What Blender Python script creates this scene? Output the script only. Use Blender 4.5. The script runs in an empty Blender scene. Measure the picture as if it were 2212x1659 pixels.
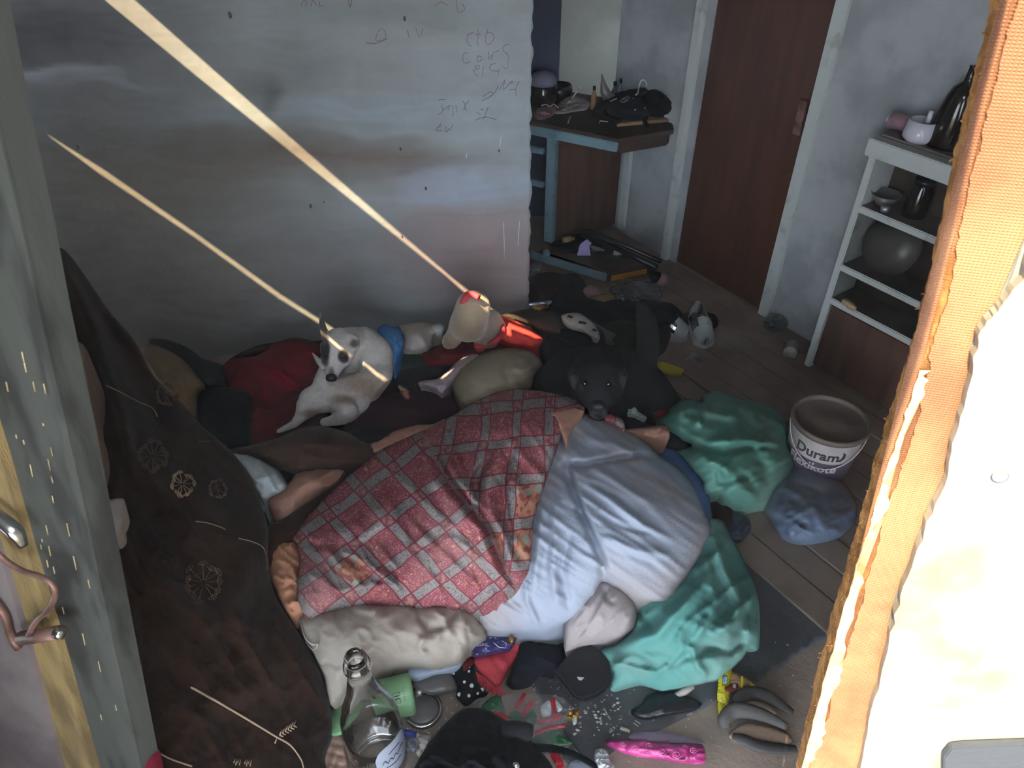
import bpy, bmesh, math, random
import numpy as np
from mathutils import Vector, Matrix, geometry
from mathutils.kdtree import KDTree
random.seed(7)
SC = bpy.context.scene
COL = SC.collection

# ------------------------------------------------------------------ camera, sky, sun, exposure
FPX = 1600.0; PITCH = math.radians(39); H = 1.6
cam = bpy.data.cameras.new('camera'); camo = bpy.data.objects.new('camera', cam); COL.objects.link(camo)
camo.location = (0, 0, H); camo.rotation_euler = (math.radians(90) - PITCH, 0, 0)
cam.sensor_width = 36; cam.lens = FPX / 2212 * 36; cam.clip_start = .02; cam.clip_end = 200
cam.dof.use_dof = True; cam.dof.focus_distance = 2.1; cam.dof.aperture_fstop = 13
SC.camera = camo
SUN_D = np.array([.285, .54, -.76]); SUN_D /= np.linalg.norm(SUN_D)

world = bpy.data.worlds.new('world'); SC.world = world; world.use_nodes = True
bg = world.node_tree.nodes['Background']; bg.inputs[0].default_value = (.80, .89, 1, 1); bg.inputs[1].default_value = 7.6
sun = bpy.data.lights.new('sun', 'SUN'); sun.energy = 15; sun.angle = math.radians(.25); sun.color = (1, .76, .44)
suno = bpy.data.objects.new('sun', sun); COL.objects.link(suno)
suno.rotation_euler = Vector(-SUN_D).to_track_quat('Z', 'Y').to_euler()
SC.view_settings.view_transform = 'Standard'; SC.view_settings.look = 'None'
SC.view_settings.gamma = 1; SC.view_settings.use_curve_mapping = False
SC.view_settings.exposure = 0.75

# ------------------------------------------------------------------ pixel <-> place helpers (2212 x 1659 frame)
cT, sT = math.cos(PITCH), math.sin(PITCH)
def rays(u, v):
    dx = (np.asarray(u, float) - 1106) / FPX; dy = (np.asarray(v, float) - 829.5) / FPX
    return np.stack([dx, cT - dy * sT, -(sT + dy * cT)], -1)
def P(u, v, z=0.0):
    """place seen at pixel u,v on the level z"""
    r = rays(u, v); t = (np.asarray(z, float) - H) / r[..., 2]
    return np.array([0, 0, H]) + r * t[..., None]
def PP(u, v, p0, n):
    """place seen at pixel u,v on the plane through p0 with normal n"""
    r = rays(u, v); p0 = np.asarray(p0, float); n = np.asarray(n, float)
    t = np.dot(p0 - np.array([0, 0, H]), n) / (r @ n)
    return np.array([0, 0, H]) + r * np.asarray(t)[..., None]
def proj(p):
    p = np.asarray(p, float) - np.array([0, 0, H])
    x = p[..., 0]; fw = p[..., 1] * cT - p[..., 2] * sT; dn = -(p[..., 1] * sT + p[..., 2] * cT)
    return 1106 + FPX * x / fw, 829.5 + FPX * dn / fw

def srgb(h, k=1.0):
    c = [int(h[i:i + 2], 16) / 255 for i in (0, 2, 4)]
    return tuple(min(1, (x / 12.92 if x < .04045 else ((x + .055) / 1.055) ** 2.4) * k) for x in c) + (1,)

# ------------------------------------------------------------------ numpy value noise
_T = np.random.RandomState(5).rand(256, 256)
def vnoise(x, y):
    x = np.asarray(x, float); y = np.asarray(y, float)
    xi = np.floor(x).astype(int); yi = np.floor(y).astype(int); fx = x - xi; fy = y - yi
    fx = fx * fx * (3 - 2 * fx); fy = fy * fy * (3 - 2 * fy)
    g = lambda a, b: _T[a & 255, b & 255]
    return (g(xi, yi) * (1 - fx) + g(xi + 1, yi) * fx) * (1 - fy) + (g(xi, yi + 1) * (1 - fx) + g(xi + 1, yi + 1) * fx) * fy
def fbm(x, y, o=3):
    s = 0; a = .5; t = 0
    for i in range(o):
        s = s + a * vnoise(x * 2 ** i + 17 * i, y * 2 ** i + 31 * i); t += a; a *= .5
    return s / t

# ------------------------------------------------------------------ materials
class N:
    def __init__(s, name):
        s.m = bpy.data.materials.new(name); s.m.use_nodes = True; s.t = s.m.node_tree
        s.b = s.t.nodes['Principled BSDF']
    def n(s, ty, **k):
        x = s.t.nodes.new(ty)
        for a, v in k.items():
            if a.startswith('_'): x.inputs[int(a[1:])].default_value = v
            else: setattr(x, a, v)
        return x
    def l(s, a, b): s.t.links.new(a, b); return b
    def math(s, op, a, b=None, c=None):
        x = s.t.nodes.new('ShaderNodeMath'); x.operation = op
        for i, q in enumerate((a, b, c)):
            if q is None: continue
            if isinstance(q, (int, float)): x.inputs[i].default_value = q
            else: s.l(q, x.inputs[i])
        return x.outputs[0]
    def mix(s, f, a, b, blend='MIX'):
        x = s.t.nodes.new('ShaderNodeMix'); x.data_type = 'RGBA'; x.blend_type = blend
        for i, q in ((0, f), (6, a), (7, b)):
            if isinstance(q, (int, float)): x.inputs[i].default_value = q
            elif isinstance(q, tuple): x.inputs[i].default_value = q
            else: s.l(q, x.inputs[i])
        return x.outputs[2]
    def ramp(s, f, lo, hi, a=0, b=1):
        x = s.t.nodes.new('ShaderNodeMapRange'); x.interpolation_type = 'SMOOTHSTEP'
        s.l(f, x.inputs[0]); x.inputs[1].default_value = lo; x.inputs[2].default_value = hi
        x.inputs[3].default_value = a; x.inputs[4].default_value = b
        return x.outputs[0]
    def co(s, kind='Object', scale=(1, 1, 1)):
        tc = s.n('ShaderNodeTexCoord'); mp = s.n('ShaderNodeMapping'); s.l(tc.outputs[kind], mp.inputs[0])
        mp.inputs[3].default_value = scale; return mp.outputs[0]
    def noise(s, co, sc, det=3, rough=.55):
        x = s.n('ShaderNodeTexNoise'); s.l(co, x.inputs['Vector']); x.inputs['Scale'].default_value = sc
        x.inputs['Detail'].default_value = det; x.inputs['Roughness'].default_value = rough; return x.outputs[0]
    def bump(s, h, st, d=.01):
        x = s.n('ShaderNodeBump'); x.inputs['Strength'].default_value = st; x.inputs['Distance'].default_value = d
        s.l(h, x.inputs['Height']); s.l(x.outputs[0], s.b.inputs['Normal'])

_M = {}
def mat(name, c1, c2=None, sc=12, lo=.4, hi=.65, rough=.85, bump=.25, bsc=120, metal=0, trans=0, sheen=0, stretch=(1, 1, 1),
        spec=.5, alpha=1, vcol=False, ior=1.45, sss=0):
    """general procedural material: two colours blended by noise, fine relief"""
    if name in _M: return _M[name]
    n = N(name); co = n.co('Object', stretch)
    if vcol:
        a = n.n('ShaderNodeAttribute', attribute_name='Col'); base = a.outputs[0]
        f = n.ramp(n.noise(co, sc, 5), .3, .75)
        col = n.mix(n.math('MULTIPLY', f, .35), base, srgb(c2 or c1), 'MIX')
    else:
        col = None
        if c2:
            f = n.ramp(n.noise(co, sc, 5), lo, hi)
            col = n.mix(f, srgb(c1), srgb(c2))
    if col is not None: n.l(col, n.b.inputs['Base Color'])
    else: n.b.inputs['Base Color'].default_value = srgb(c1)
    n.b.inputs['Roughness'].default_value = rough; n.b.inputs['Metallic'].default_value = metal
    n.b.inputs['Specular IOR Level'].default_value = spec
    n.b.inputs['IOR'].default_value = ior
    if trans: n.b.inputs['Transmission Weight'].default_value = trans
    if alpha < 1: n.b.inputs['Alpha'].default_value = alpha
    if sheen:
        n.b.inputs['Sheen Weight'].default_value = sheen; n.b.inputs['Sheen Roughness'].default_value = .5
    if bump: n.bump(n.noise(co, bsc, 4), bump, .004)
    _M[name] = n.m; return n.m

# ------------------------------------------------------------------ object helpers
WL = {}
def finish(name, verts, faces, m, parent=None, smooth=True, uv=None, loopuv=None, colors=None, label=None, origin=None):
    verts = np.asarray(verts, float)
    if parent is not None: o0 = WL[parent.name]
    elif origin is not None: o0 = np.asarray(origin, float)
    else:
        o0 = np.array([(verts[:, 0].min() + verts[:, 0].max()) / 2, (verts[:, 1].min() + verts[:, 1].max()) / 2, verts[:, 2].min()])
    me = bpy.data.meshes.new(name); me.from_pydata((verts - o0).tolist(), [], [list(map(int, f)) for f in faces])
    me.update()
    if smooth: me.polygons.foreach_set('use_smooth', [True] * len(me.polygons))
    if m is not None: me.materials.append(m)
    if loopuv is not None or uv is not None:
        l = me.uv_layers.new(name='UVMap')
        li = np.zeros(len(me.loops), int); me.loops.foreach_get('vertex_index', li)
        data = loopuv if loopuv is not None else np.asarray(uv)[li]
        l.data.foreach_set('uv', np.asarray(data, float).ravel())
    if colors is not None:
        a = me.color_attributes.new('Col', 'FLOAT_COLOR', 'POINT'); a.data.foreach_set('color', np.asarray(colors, float).ravel())
    o = bpy.data.objects.new(name, me); COL.objects.link(o)
    if parent is not None:
        o.parent = parent; WL[o.name] = o0
    else:
        o.location = o0; WL[o.name] = o0
    if label: o['label'] = label
    return o
def tag(o, label, cat, group=None, kind=None):
    if kind: o['kind'] = kind
    if label: o['label'] = label
    if cat: o['category'] = cat
    if group: o['group'] = group
    return o
def struct(o, label=None):
    o['kind'] = 'structure'
    if label: o['label'] = label
    return o
def T(name, label, cat, loc, group=None):
    o = bpy.data.objects.new(name, None); COL.objects.link(o); o.location = tuple(map(float, loc)); o.empty_display_size = .02
    WL[o.name] = np.asarray(loc, float); return tag(o, label, cat, group)

def orient(bm):
    bmesh.ops.recalc_face_normals(bm, faces=bm.faces)
def prism(name, pts, off, m, parent=None, bevel=.0, **k):
    """solid from a 3D outline swept by an offset"""
    pts = [Vector(map(float, p)) for p in pts]; off = Vector(map(float, off)); bm = bmesh.new()
    a = [bm.verts.new(p) for p in pts]; b = [bm.verts.new(p + off) for p in pts]
    f1 = bm.faces.new(a); f2 = bm.faces.new(b[::-1])
    for i in range(len(a)): bm.faces.new((a[i], b[i], b[(i + 1) % len(a)], a[(i + 1) % len(a)]))
    if len(a) > 4: bmesh.ops.triangulate(bm, faces=[f1, f2])
    orient(bm)
    if bevel: bmesh.ops.bevel(bm, geom=[e for e in bm.edges if len(e.link_faces) == 2 and e.calc_face_angle() > .5], offset=bevel, segments=2, affect='EDGES', clamp_overlap=True)
    bm.verts.index_update()
    v = [tuple(x.co) for x in bm.verts]; f = [[x.index for x in q.verts] for q in bm.faces]; bm.free()
    return finish(name, v, f, m, parent, smooth=False, **k)
def slab(name, corner, a, b, c, m, parent=None, bevel=.003, **k):
    corner, a, b, c = (np.asarray(x, float) for x in (corner, a, b, c))
    return prism(name, [corner, corner + a, corner + a + b, corner + b], c, m, parent, bevel, **k)
def tube_geo(pts, r, sides=8, flat=1.0, up=None):
    pts = [np.asarray(p, float) for p in pts]; n = len(pts); V = []; F = []
    rr = r if hasattr(r, '__len__') else [r] * n
    prev = None
    for i, p in enumerate(pts):
        t = pts[min(i + 1, n - 1)] - pts[max(i - 1, 0)]; t = t / (np.linalg.norm(t) + 1e-9)
        u = np.array([0, 0, 1.0]) if prev is None else prev
        if abs(t @ u) > .95 and prev is None: u = np.array([1.0, 0, 0])
        u = u - t * (t @ u); u /= np.linalg.norm(u) + 1e-9; prev = u; w = np.cross(t, u)
        for k in range(sides):
            a = 2 * math.pi * k / sides
            V.append(p + rr[i] * (math.cos(a) * u * flat + math.sin(a) * w))
    for i in range(n - 1):
        for k in range(sides):
            a, b = i * sides + k, i * sides + (k + 1) % sides
            F.append((a, b, b + sides, a + sides))
    F.append(list(range(sides))[::-1]); F.append([(n - 1) * sides + k for k in range(sides)])
    return V, F
def smoothline(pts, k=6):
    p = np.asarray(pts, float)
    if len(p) < 3: return p
    q = np.vstack([2 * p[0] - p[1], p, 2 * p[-1] - p[-2]]); out = []
    for i in range(1, len(q) - 2):
        for j in range(k):
            t = j / k
            out.append(.5 * (2 * q[i] + (q[i + 1] - q[i - 1]) * t + (2 * q[i - 1] - 5 * q[i] + 4 * q[i + 1] - q[i + 2]) * t * t + (-q[i - 1] + 3 * q[i] - 3 * q[i + 1] + q[i + 2]) * t ** 3))
    out.append(q[-2]); return np.array(out)
def tube(name, pts, r, m, parent=None, sides=8, sm=0, flat=1.0, **k):
    if sm:
        n0 = len(pts); pts = smoothline(pts, sm)
        if hasattr(r, '__len__'): r = np.interp(np.linspace(0, n0 - 1, len(pts)), range(n0), r)
    V, F = tube_geo(pts, r, sides, flat); return finish(name, V, F, m, parent, **k)
def tubes(name, lines, r, m, parent=None, sides=5, flat=1.0, sm=0, **k):
    V = []; F = []
    for L in lines:
        if sm: L = smoothline(L, sm)
        v, f = tube_geo(L, r, sides, flat); b = len(V); V += v; F += [[x + b for x in q] for q in f]
    return finish(name, V, F, m, parent, **k)
def lathe(name, prof, m, loc, axis=(0, 0, 1), parent=None, seg=36, squash=1.0, **k):
    ax = Vector(axis).normalized(); R = ax.to_track_quat('Z', 'Y').to_matrix(); V = []; F = []; loc = Vector(map(float, loc))
    for r, z in prof:
        for i in range(seg):
            a = 2 * math.pi * i / seg; V.append(tuple(R @ Vector((r * math.cos(a), r * math.sin(a) * squash, z)) + loc))
    n = len(prof)
    for j in range(n - 1):
        for i in range(seg):
            a = j * seg + i; b = j * seg + (i + 1) % seg; F.append((a, b, b + seg, a + seg))
    if prof[0][0] > 1e-4: F.append(list(range(seg))[::-1])
    if prof[-1][0] > 1e-4 and not k.pop('open_top', False): F.append([(n - 1) * seg + i for i in range(seg)])
    k.pop('open_top', None)
    return finish(name, V, F, m, parent, **k)

def resample(poly, step, smooth):
    p = np.asarray(poly, float); n = len(p); out = []
    for i in range(n):
        p0, p1, p2, p3 = p[i - 1], p[i], p[(i + 1) % n], p[(i + 2) % n]
        L = np.linalg.norm(p2 - p1); k = max(1, int(round(L / step)))
        for j in range(k):
            t = j / k
            if smooth:
                q = .5 * (2 * p1 + (p2 - p0) * t + (2 * p0 - 5 * p1 + 4 * p2 - p3) * t * t + (-p0 + 3 * p1 - 3 * p2 + p3) * t ** 3)
                lin = p1 + (p2 - p1) * t; q = lin + (q - lin) * .8
            else: q = p1 + (p2 - p1) * t
            out.append(q)
    return np.array(out)
def inside(px, py, poly):
    r = np.zeros(px.shape, bool); n = len(poly)
    for i in range(n):
        x1, y1 = poly[i]; x2, y2 = poly[(i + 1) % n]
        if y1 == y2: continue
        c = (y1 > py) != (y2 > py)
        r ^= c & (px < (x2 - x1) * (py - y1) / (y2 - y1) + x1)
    return r
def seglist_dist(x, y, line):
    d = np.full(x.shape, 1e9); s = np.zeros(x.shape); line = np.asarray(line, float)
    L = np.r_[0, np.cumsum(np.linalg.norm(np.diff(line, axis=0), axis=1))]
    for i in range(len(line) - 1):
        a, b = line[i], line[i + 1]; ab = b - a; t = np.clip(((x - a[0]) * ab[0] + (y - a[1]) * ab[1]) / (ab @ ab + 1e-9), 0, 1)
        dd = np.hypot(x - a[0] - t * ab[0], y - a[1] - t * ab[1]); m = dd < d
        d = np.where(m, dd, d); s = np.where(m, (L[i] + t * np.linalg.norm(ab)) / L[-1], s)
    return d, s
SURF = {}
def zat(name, u, v):
    kd, Z = SURF[name]
    r = kd.find_n((u, v, 0), 3); w = [1 / (q[2] + .1) for q in r]
    return sum(Z[q[1]] * a for q, a in zip(r, w)) / sum(w)
def rbf(ctrl):
    c = np.asarray(ctrl, float); X = c[:, :2] / 300; n = len(c)
    ph = lambda r: np.where(r > 1e-9, r * r * np.log(r + 1e-12), 0)
    K = ph(np.linalg.norm(X[:, None] - X[None], axis=2)) + np.eye(n) * 1e-3
    A = np.zeros((n + 3, n + 3)); A[:n, :n] = K; A[:n, n] = 1; A[:n, n + 1:] = X; A[n, :n] = 1; A[n + 1:, :n] = X.T
    w = np.linalg.lstsq(A, np.r_[c[:, 2], 0, 0, 0], rcond=None)[0]
    def fn(u, v):
        q = np.stack([u, v], -1) / 300
        return ph(np.linalg.norm(q[:, None] - X[None], axis=2)) @ w[:n] + w[n] + q @ w[n + 1:]
    return fn
def soft(name, poly, z, m, puff=.0, step=8, folds=(), wr=None, thick=.02, parent=None, smooth=True, wob=0, power=.5,
         flat=False, uvf=None, label=None, key=None, floor_z=None, edge_r=None):
    """cloth, cushion or crumpled thing: outline + height field with an inflated profile, fold ridges and wrinkles, skirt below.
    z: level of the outline (number or list of (u, v, z)); wr: list of (amplitude, scale px, angle deg, stretch)"""
    B = resample(poly, step, smooth)
    if wob:
        s = np.arange(len(B)); c = B.mean(0); d = B - c; d /= np.linalg.norm(d, axis=1)[:, None] + 1e-6
        B = B + d * ((vnoise(s * .45 + len(name) * 7, s * 0 + 3.3) - .5) * 2 * wob)[:, None]
    x0, y0 = B.min(0) - 2 * step; x1, y1 = B.max(0) + 2 * step
    g = max(step, max(x1 - x0, y1 - y0) / 110)
    gx = np.arange(x0, x1 + g, g); gy = np.arange(y0, y1 + g, g); GX, GY = np.meshgrid(gx, gy); M = inside(GX, GY, B)
    phi = np.zeros(M.shape)
    for _ in range(420):
        n = np.zeros_like(phi); n[1:-1, 1:-1] = (phi[2:, 1:-1] + phi[:-2, 1:-1] + phi[1:-1, 2:] + phi[1:-1, :-2]) * .25 + .25
        phi = np.where(M, n, 0)
    mx = phi.max() + 1e-9
    def PH(u, v):
        fx = np.clip((u - x0) / g, 0, phi.shape[1] - 1.001); fy = np.clip((v - y0) / g, 0, phi.shape[0] - 1.001)
        i = fx.astype(int); j = fy.astype(int); a = fx - i; b = fy - j
        return ((phi[j, i] * (1 - a) + phi[j, i + 1] * a) * (1 - b) + (phi[j + 1, i] * (1 - a) + phi[j + 1, i + 1] * a) * b) / mx
    ix = np.arange(x0, x1, step); iy = np.arange(y0, y1, step * .87); IX, IY = np.meshgrid(ix, iy); IX = IX + (np.arange(len(iy)) % 2)[:, None] * step / 2
    k = inside(IX, IY, B).ravel(); I = np.stack([IX.ravel()[k], IY.ravel()[k]], 1)
    kb = KDTree(len(B)); [kb.insert((b[0], b[1], 0), i) for i, b in enumerate(B)]; kb.balance()
    db = np.array([kb.find((q[0], q[1], 0))[2] for q in I]) if len(I) else np.zeros(0)
    keep = db > step * .55; I = I[keep]
    allp = [Vector(q) for q in B] + [Vector(q) for q in I]
    vo, _, fo, _, _, _ = geometry.delaunay_2d_cdt(allp, [], [list(range(len(B)))], 1, 1e-4)
    V2 = np.array([(q[0], q[1]) for q in vo]); u, v = V2[:, 0], V2[:, 1]
    # boundary vertices from faces
    cnt = {}
    tris = []
    for f in fo:
        f = list(f)
        ar = sum(V2[f[i - 1]][0] * V2[f[i]][1] - V2[f[i]][0] * V2[f[i - 1]][1] for i in range(len(f)))
        if ar > 0: f = f[::-1]
        tris.append(f)
        for i in range(len(f)):
            e = (f[i - 1], f[i]); cnt[e] = cnt.get(e, 0) + 1
    be = [e for e in cnt if (e[1], e[0]) not in cnt]
    bset = set(x for e in be for x in e)
    ph = PH(u, v); ph[list(bset)] = 0
    zz = (rbf(z)(u, v) if hasattr(z, '__len__') else np.full(len(u), float(z)))
    zz = zz + puff * np.clip(ph, 0, 1) ** power
    damp = np.clip(ph * 6, 0, 1) ** .5
    for fd in folds:
        line, w, h = fd[:3]; d, s = seglist_dist(u + 6 * (vnoise(u / 30, v / 30) - .5), v + 6 * (vnoise(u / 30 + 9, v / 30) - .5), line)
        tp = np.clip(np.minimum(s, 1 - s) * 5, 0, 1) ** .7
        zz = zz + h * np.exp(-(d / w) ** 2) * tp * damp
    for (amp, sc, ang, st) in (wr or ()):
        a = math.radians(ang); p = (u * math.cos(a) + v * math.sin(a)); q = (-u * math.sin(a) + v * math.cos(a))
        p = p + 14 * (vnoise(u / 70, v / 70) - .5)
        nn = vnoise(p / (sc * st) + 3.1, q / sc + 7.7); rd = (1 - np.abs(2 * nn - 1)) ** 2.2
        env = vnoise(u / (sc * 5) + 40, v / (sc * 5) + 11)
        zz = zz + amp * (rd - .35) * (.35 + env) * damp
    if floor_z is not None: zz = np.maximum(zz, floor_z)
    W3 = P(u, v, zz); V = list(W3); F = list(tris); idx = {}
    c3 = W3.mean(0)
    for b in sorted(bset):
        q = W3[b].copy(); q[2] -= thick; dxy = c3[:2] - q[:2]; q[:2] += dxy / (np.linalg.norm(dxy) + 1e-6) * min(thick * .4, .01)
        if q[2] < .0006: q[2] = .0006
        idx[b] = len(V); V.append(q)
    for a, b in be: F.append((b, a, idx[a], idx[b]))
    uvs = None
    if uvf: 
        cu = uvf(u, v); sb = sorted(bset); uvs = np.vstack([cu, uvf(u[sb], v[sb] + 42)])
    o = finish(name, V, F, m, parent, smooth=not flat, uv=uvs, label=label)
    kd = KDTree(len(u)); [kd.insert((u[i], v[i], 0), i) for i in range(len(u))]; kd.balance(); SURF[key or o.name] = (kd, zz)
    o['_n'] = 0; del o['_n']
    return o

def creature(name, chains, ells, m, cols=None, base=(1, 1, 1), voxel=.006, parent=None, smooth_it=6):
    """one continuous body: tapered chains of (place, radius) and ellipsoids fused by a voxel remesh"""
    bm = bmesh.new()
    for ch in chains:
        pts = [(np.asarray(p, float), r) for p, r in ch]
        for i in range(len(pts) - 1):
            (p, r), (q, s) = pts[i], pts[i + 1]; L = np.linalg.norm(q - p); k = max(2, int(L / (min(r, s) * .3)) + 1)
            for j in range(k + 1):
                t = j / k; c = p + (q - p) * t; rad = r + (s - r) * t
                bmesh.ops.create_icosphere(bm, subdivisions=2, radius=rad, matrix=Matrix.Translation(Vector(c)))
    for c, radii, xa, za in ells:
        xa = Vector(xa).normalized(); za = Vector(za); za = (za - xa * za.dot(xa)).normalized(); ya = za.cross(xa)
        R = Matrix((xa, ya, za)).transposed().to_4x4()
        bmesh.ops.create_icosphere(bm, subdivisions=3, radius=1, matrix=Matrix.Translation(Vector(c)) @ R @ Matrix.Diagonal((*radii, 1)))
    me = bpy.data.meshes.new('tmp'); bm.to_mesh(me); bm.free(); o = bpy.data.objects.new('tmp', me); COL.objects.link(o)
    r = o.modifiers.new('r', 'REMESH'); r.mode = 'VOXEL'; r.voxel_size = voxel
    s = o.modifiers.new('s', 'SMOOTH'); s.iterations = smooth_it; s.factor = .6
    dg = bpy.context.evaluated_depsgraph_get(); e = o.evaluated_get(dg).to_mesh()
    V = np.zeros(len(e.vertices) * 3); e.vertices.foreach_get('co', V); V = V.reshape(-1, 3); F = [list(p.vertices) for p in e.polygons]
    o.evaluated_get(dg).to_mesh_clear(); bpy.data.objects.remove(o); bpy.data.meshes.remove(me)
    colors = None
    if cols is not None:
        C = np.tile(np.array(list(base) + [1.0]), (len(V), 1))
        pu, pv = proj(V)
        for c, rad, col, soft_ in cols:
            if len(c) == 2: d = np.hypot((pu - c[0]) / rad[0], (pv - c[1]) / rad[1]); d = d + (V[:, 2] < rad[2]) * 5
            else: d = np.linalg.norm((V - np.asarray(c)) / np.asarray(rad), axis=1)
            d = d + (vnoise(V[:, 0] * 90, V[:, 1] * 90 + V[:, 2] * 70) - .5) * .25
            w = np.clip((1 - d) / soft_ + .5, 0, 1)[:, None]; C[:, :3] = C[:, :3] * (1 - w) + np.array(col)[None] * w
        colors = C
    return finish(name, V, F, m, parent, colors=colors)
def text_part(name, s, size, place, m, parent, depth=.0006, bold=.0, shear=0):
    """lettering as a thin raised mesh; place maps local (x, y, h) to the scene"""
    c = bpy.data.curves.new('t', 'FONT'); c.body = s; c.size = size; c.extrude = depth; c.offset = bold; c.resolution_u = 3; c.shear = shear
    c.align_x = 'CENTER'; c.align_y = 'CENTER'
    o = bpy.data.objects.new('t', c); COL.objects.link(o); dg = bpy.context.evaluated_depsgraph_get(); e = o.evaluated_get(dg).to_mesh()
    bm = bmesh.new(); bm.from_mesh(e); o.evaluated_get(dg).to_mesh_clear(); bpy.data.objects.remove(o); bpy.data.curves.remove(c)
    bmesh.ops.triangulate(bm, faces=bm.faces)
    bmesh.ops.subdivide_edges(bm, edges=[q for q in bm.edges if q.calc_length() > size * .25], cuts=2)
    bm.verts.index_update()
    V = [place(v.co.x, v.co.y, v.co.z) for v in bm.verts]; F = [[v.index for v in f.verts] for f in bm.faces]; bm.free()
    return finish(name, V, F, m, parent, smooth=False)

# ------------------------------------------------------------------ MATERIALS
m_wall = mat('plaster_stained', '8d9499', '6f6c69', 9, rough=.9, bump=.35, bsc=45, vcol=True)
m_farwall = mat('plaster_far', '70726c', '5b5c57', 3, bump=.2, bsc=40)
m_bluewall = mat('paint_pale_blue', '9a9fa2', '82878a', 5, bump=.15, bsc=60, rough=.7)
m_lilacwall = mat('paint_lilac', '77768a', '66667a', 5, bump=.15, rough=.7)
m_white = mat('paint_chipped_white', 'adb4b3', '92958f', 16, .55, .75, bump=.2, bsc=90, rough=.6)
m_bluepaint = mat('paint_sea_blue', '67808a', '536770', 20, .5, .75, bump=.2, rough=.55)
m_door = mat('varnished_brown', '4c2e22', '382219', 3, .35, .7, rough=.45, bump=.08, stretch=(8, 8, .8))
m_panel = mat('brown_board', '50382f', '3b2923', 4, rough=.7, bump=.1, stretch=(6, 6, .7))
m_darkwood = mat('dark_wood', '3d302a', '2a211e', 10, bump=.2, rough=.7)
m_tanwood = mat('tan_wood', '86694d', '6a5240', 8, bump=.2, stretch=(1, 6, 6))
m_floor = mat('floor_concrete', '85766a', '6a5f57', 6, .35, .7, bump=.4, bsc=70, rough=.85)
m_board = mat('floor_board', '83756a', '685b52', 5, .35, .7, bump=.3, bsc=40, rough=.55, stretch=(1, 1, 1))
m_lino = mat('old_lino', '45464a', '37383b', 9, .4, .62, bump=.3, bsc=60, rough=.6)
m_roof = mat('roof_board', '5c5148', '463e38', 4)
m_ground = mat('yard_ground', '8f8473', '716756', 4)
m_front = mat('front_wall_board', '8b8379', '6c655d', 4)
m_post = mat('flaking_green_paint', '434642', '2b2d2b', 14, .45, .6, rough=.7, bump=.5, bsc=35, stretch=(1, 1, .25))
m_flake = mat('flaked_wood', 'c0ae88', '8f7b58', 20)
m_rawwood = mat('raw_yellow_wood', '8f7a50', '6b5a3c', 8, bump=.4, stretch=(4, 4, .6))
m_pinkwhite = mat('pink_white_paint', '7a7170', '645a5b', 7, bump=.3)
m_rust = mat('rusty_steel', '8d6c62', '5f463f', 25, rough=.5, metal=.55, bump=.3)
m_steel = mat('bright_steel', 'b8babb', None, rough=.22, metal=1, bump=0)
m_fibre = mat('raw_fibreboard', 'c49158', '9a6c3c', 40, .4, .6, rough=.95, bump=.9, bsc=180)
m_peel = mat('peeled_paper', 'c0ab88', 'a08a68', 25, bump=.5)
m_stile = mat('white_gloss_paint', '8f928d', '646763', 6, .42, .7, rough=.6, bump=.2)
m_bluegrey = mat('blue_grey_plastic', '6f7b8e', None, rough=.5)

def hardboard_mat():
    n = N('hardboard_mesh_back'); co = n.co('Object')
    w1 = n.n('ShaderNodeTexWave', wave_type='BANDS', bands_direction='X'); n.l(co, w1.inputs[0]); w1.inputs['Scale'].default_value = 85
    w2 = n.n('ShaderNodeTexWave', wave_type='BANDS', bands_direction='Z'); n.l(co, w2.inputs[0]); w2.inputs['Scale'].default_value = 105
    g = n.math('MULTIPLY', w1.outputs['Fac'], w2.outputs['Fac'])
    f = n.ramp(n.noise(co, 7, 5), .35, .7); c = n.mix(f, srgb('94664a'), srgb('6e4632'))
    c = n.mix(n.math('MULTIPLY', g, .35), c, srgb('b08e6c')); n.l(c, n.b.inputs['Base Color']); n.b.inputs['Roughness'].default_value = .9
    n.bump(g, .8, .0015); return n.m
m_hardboard = hardboard_mat()

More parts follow.
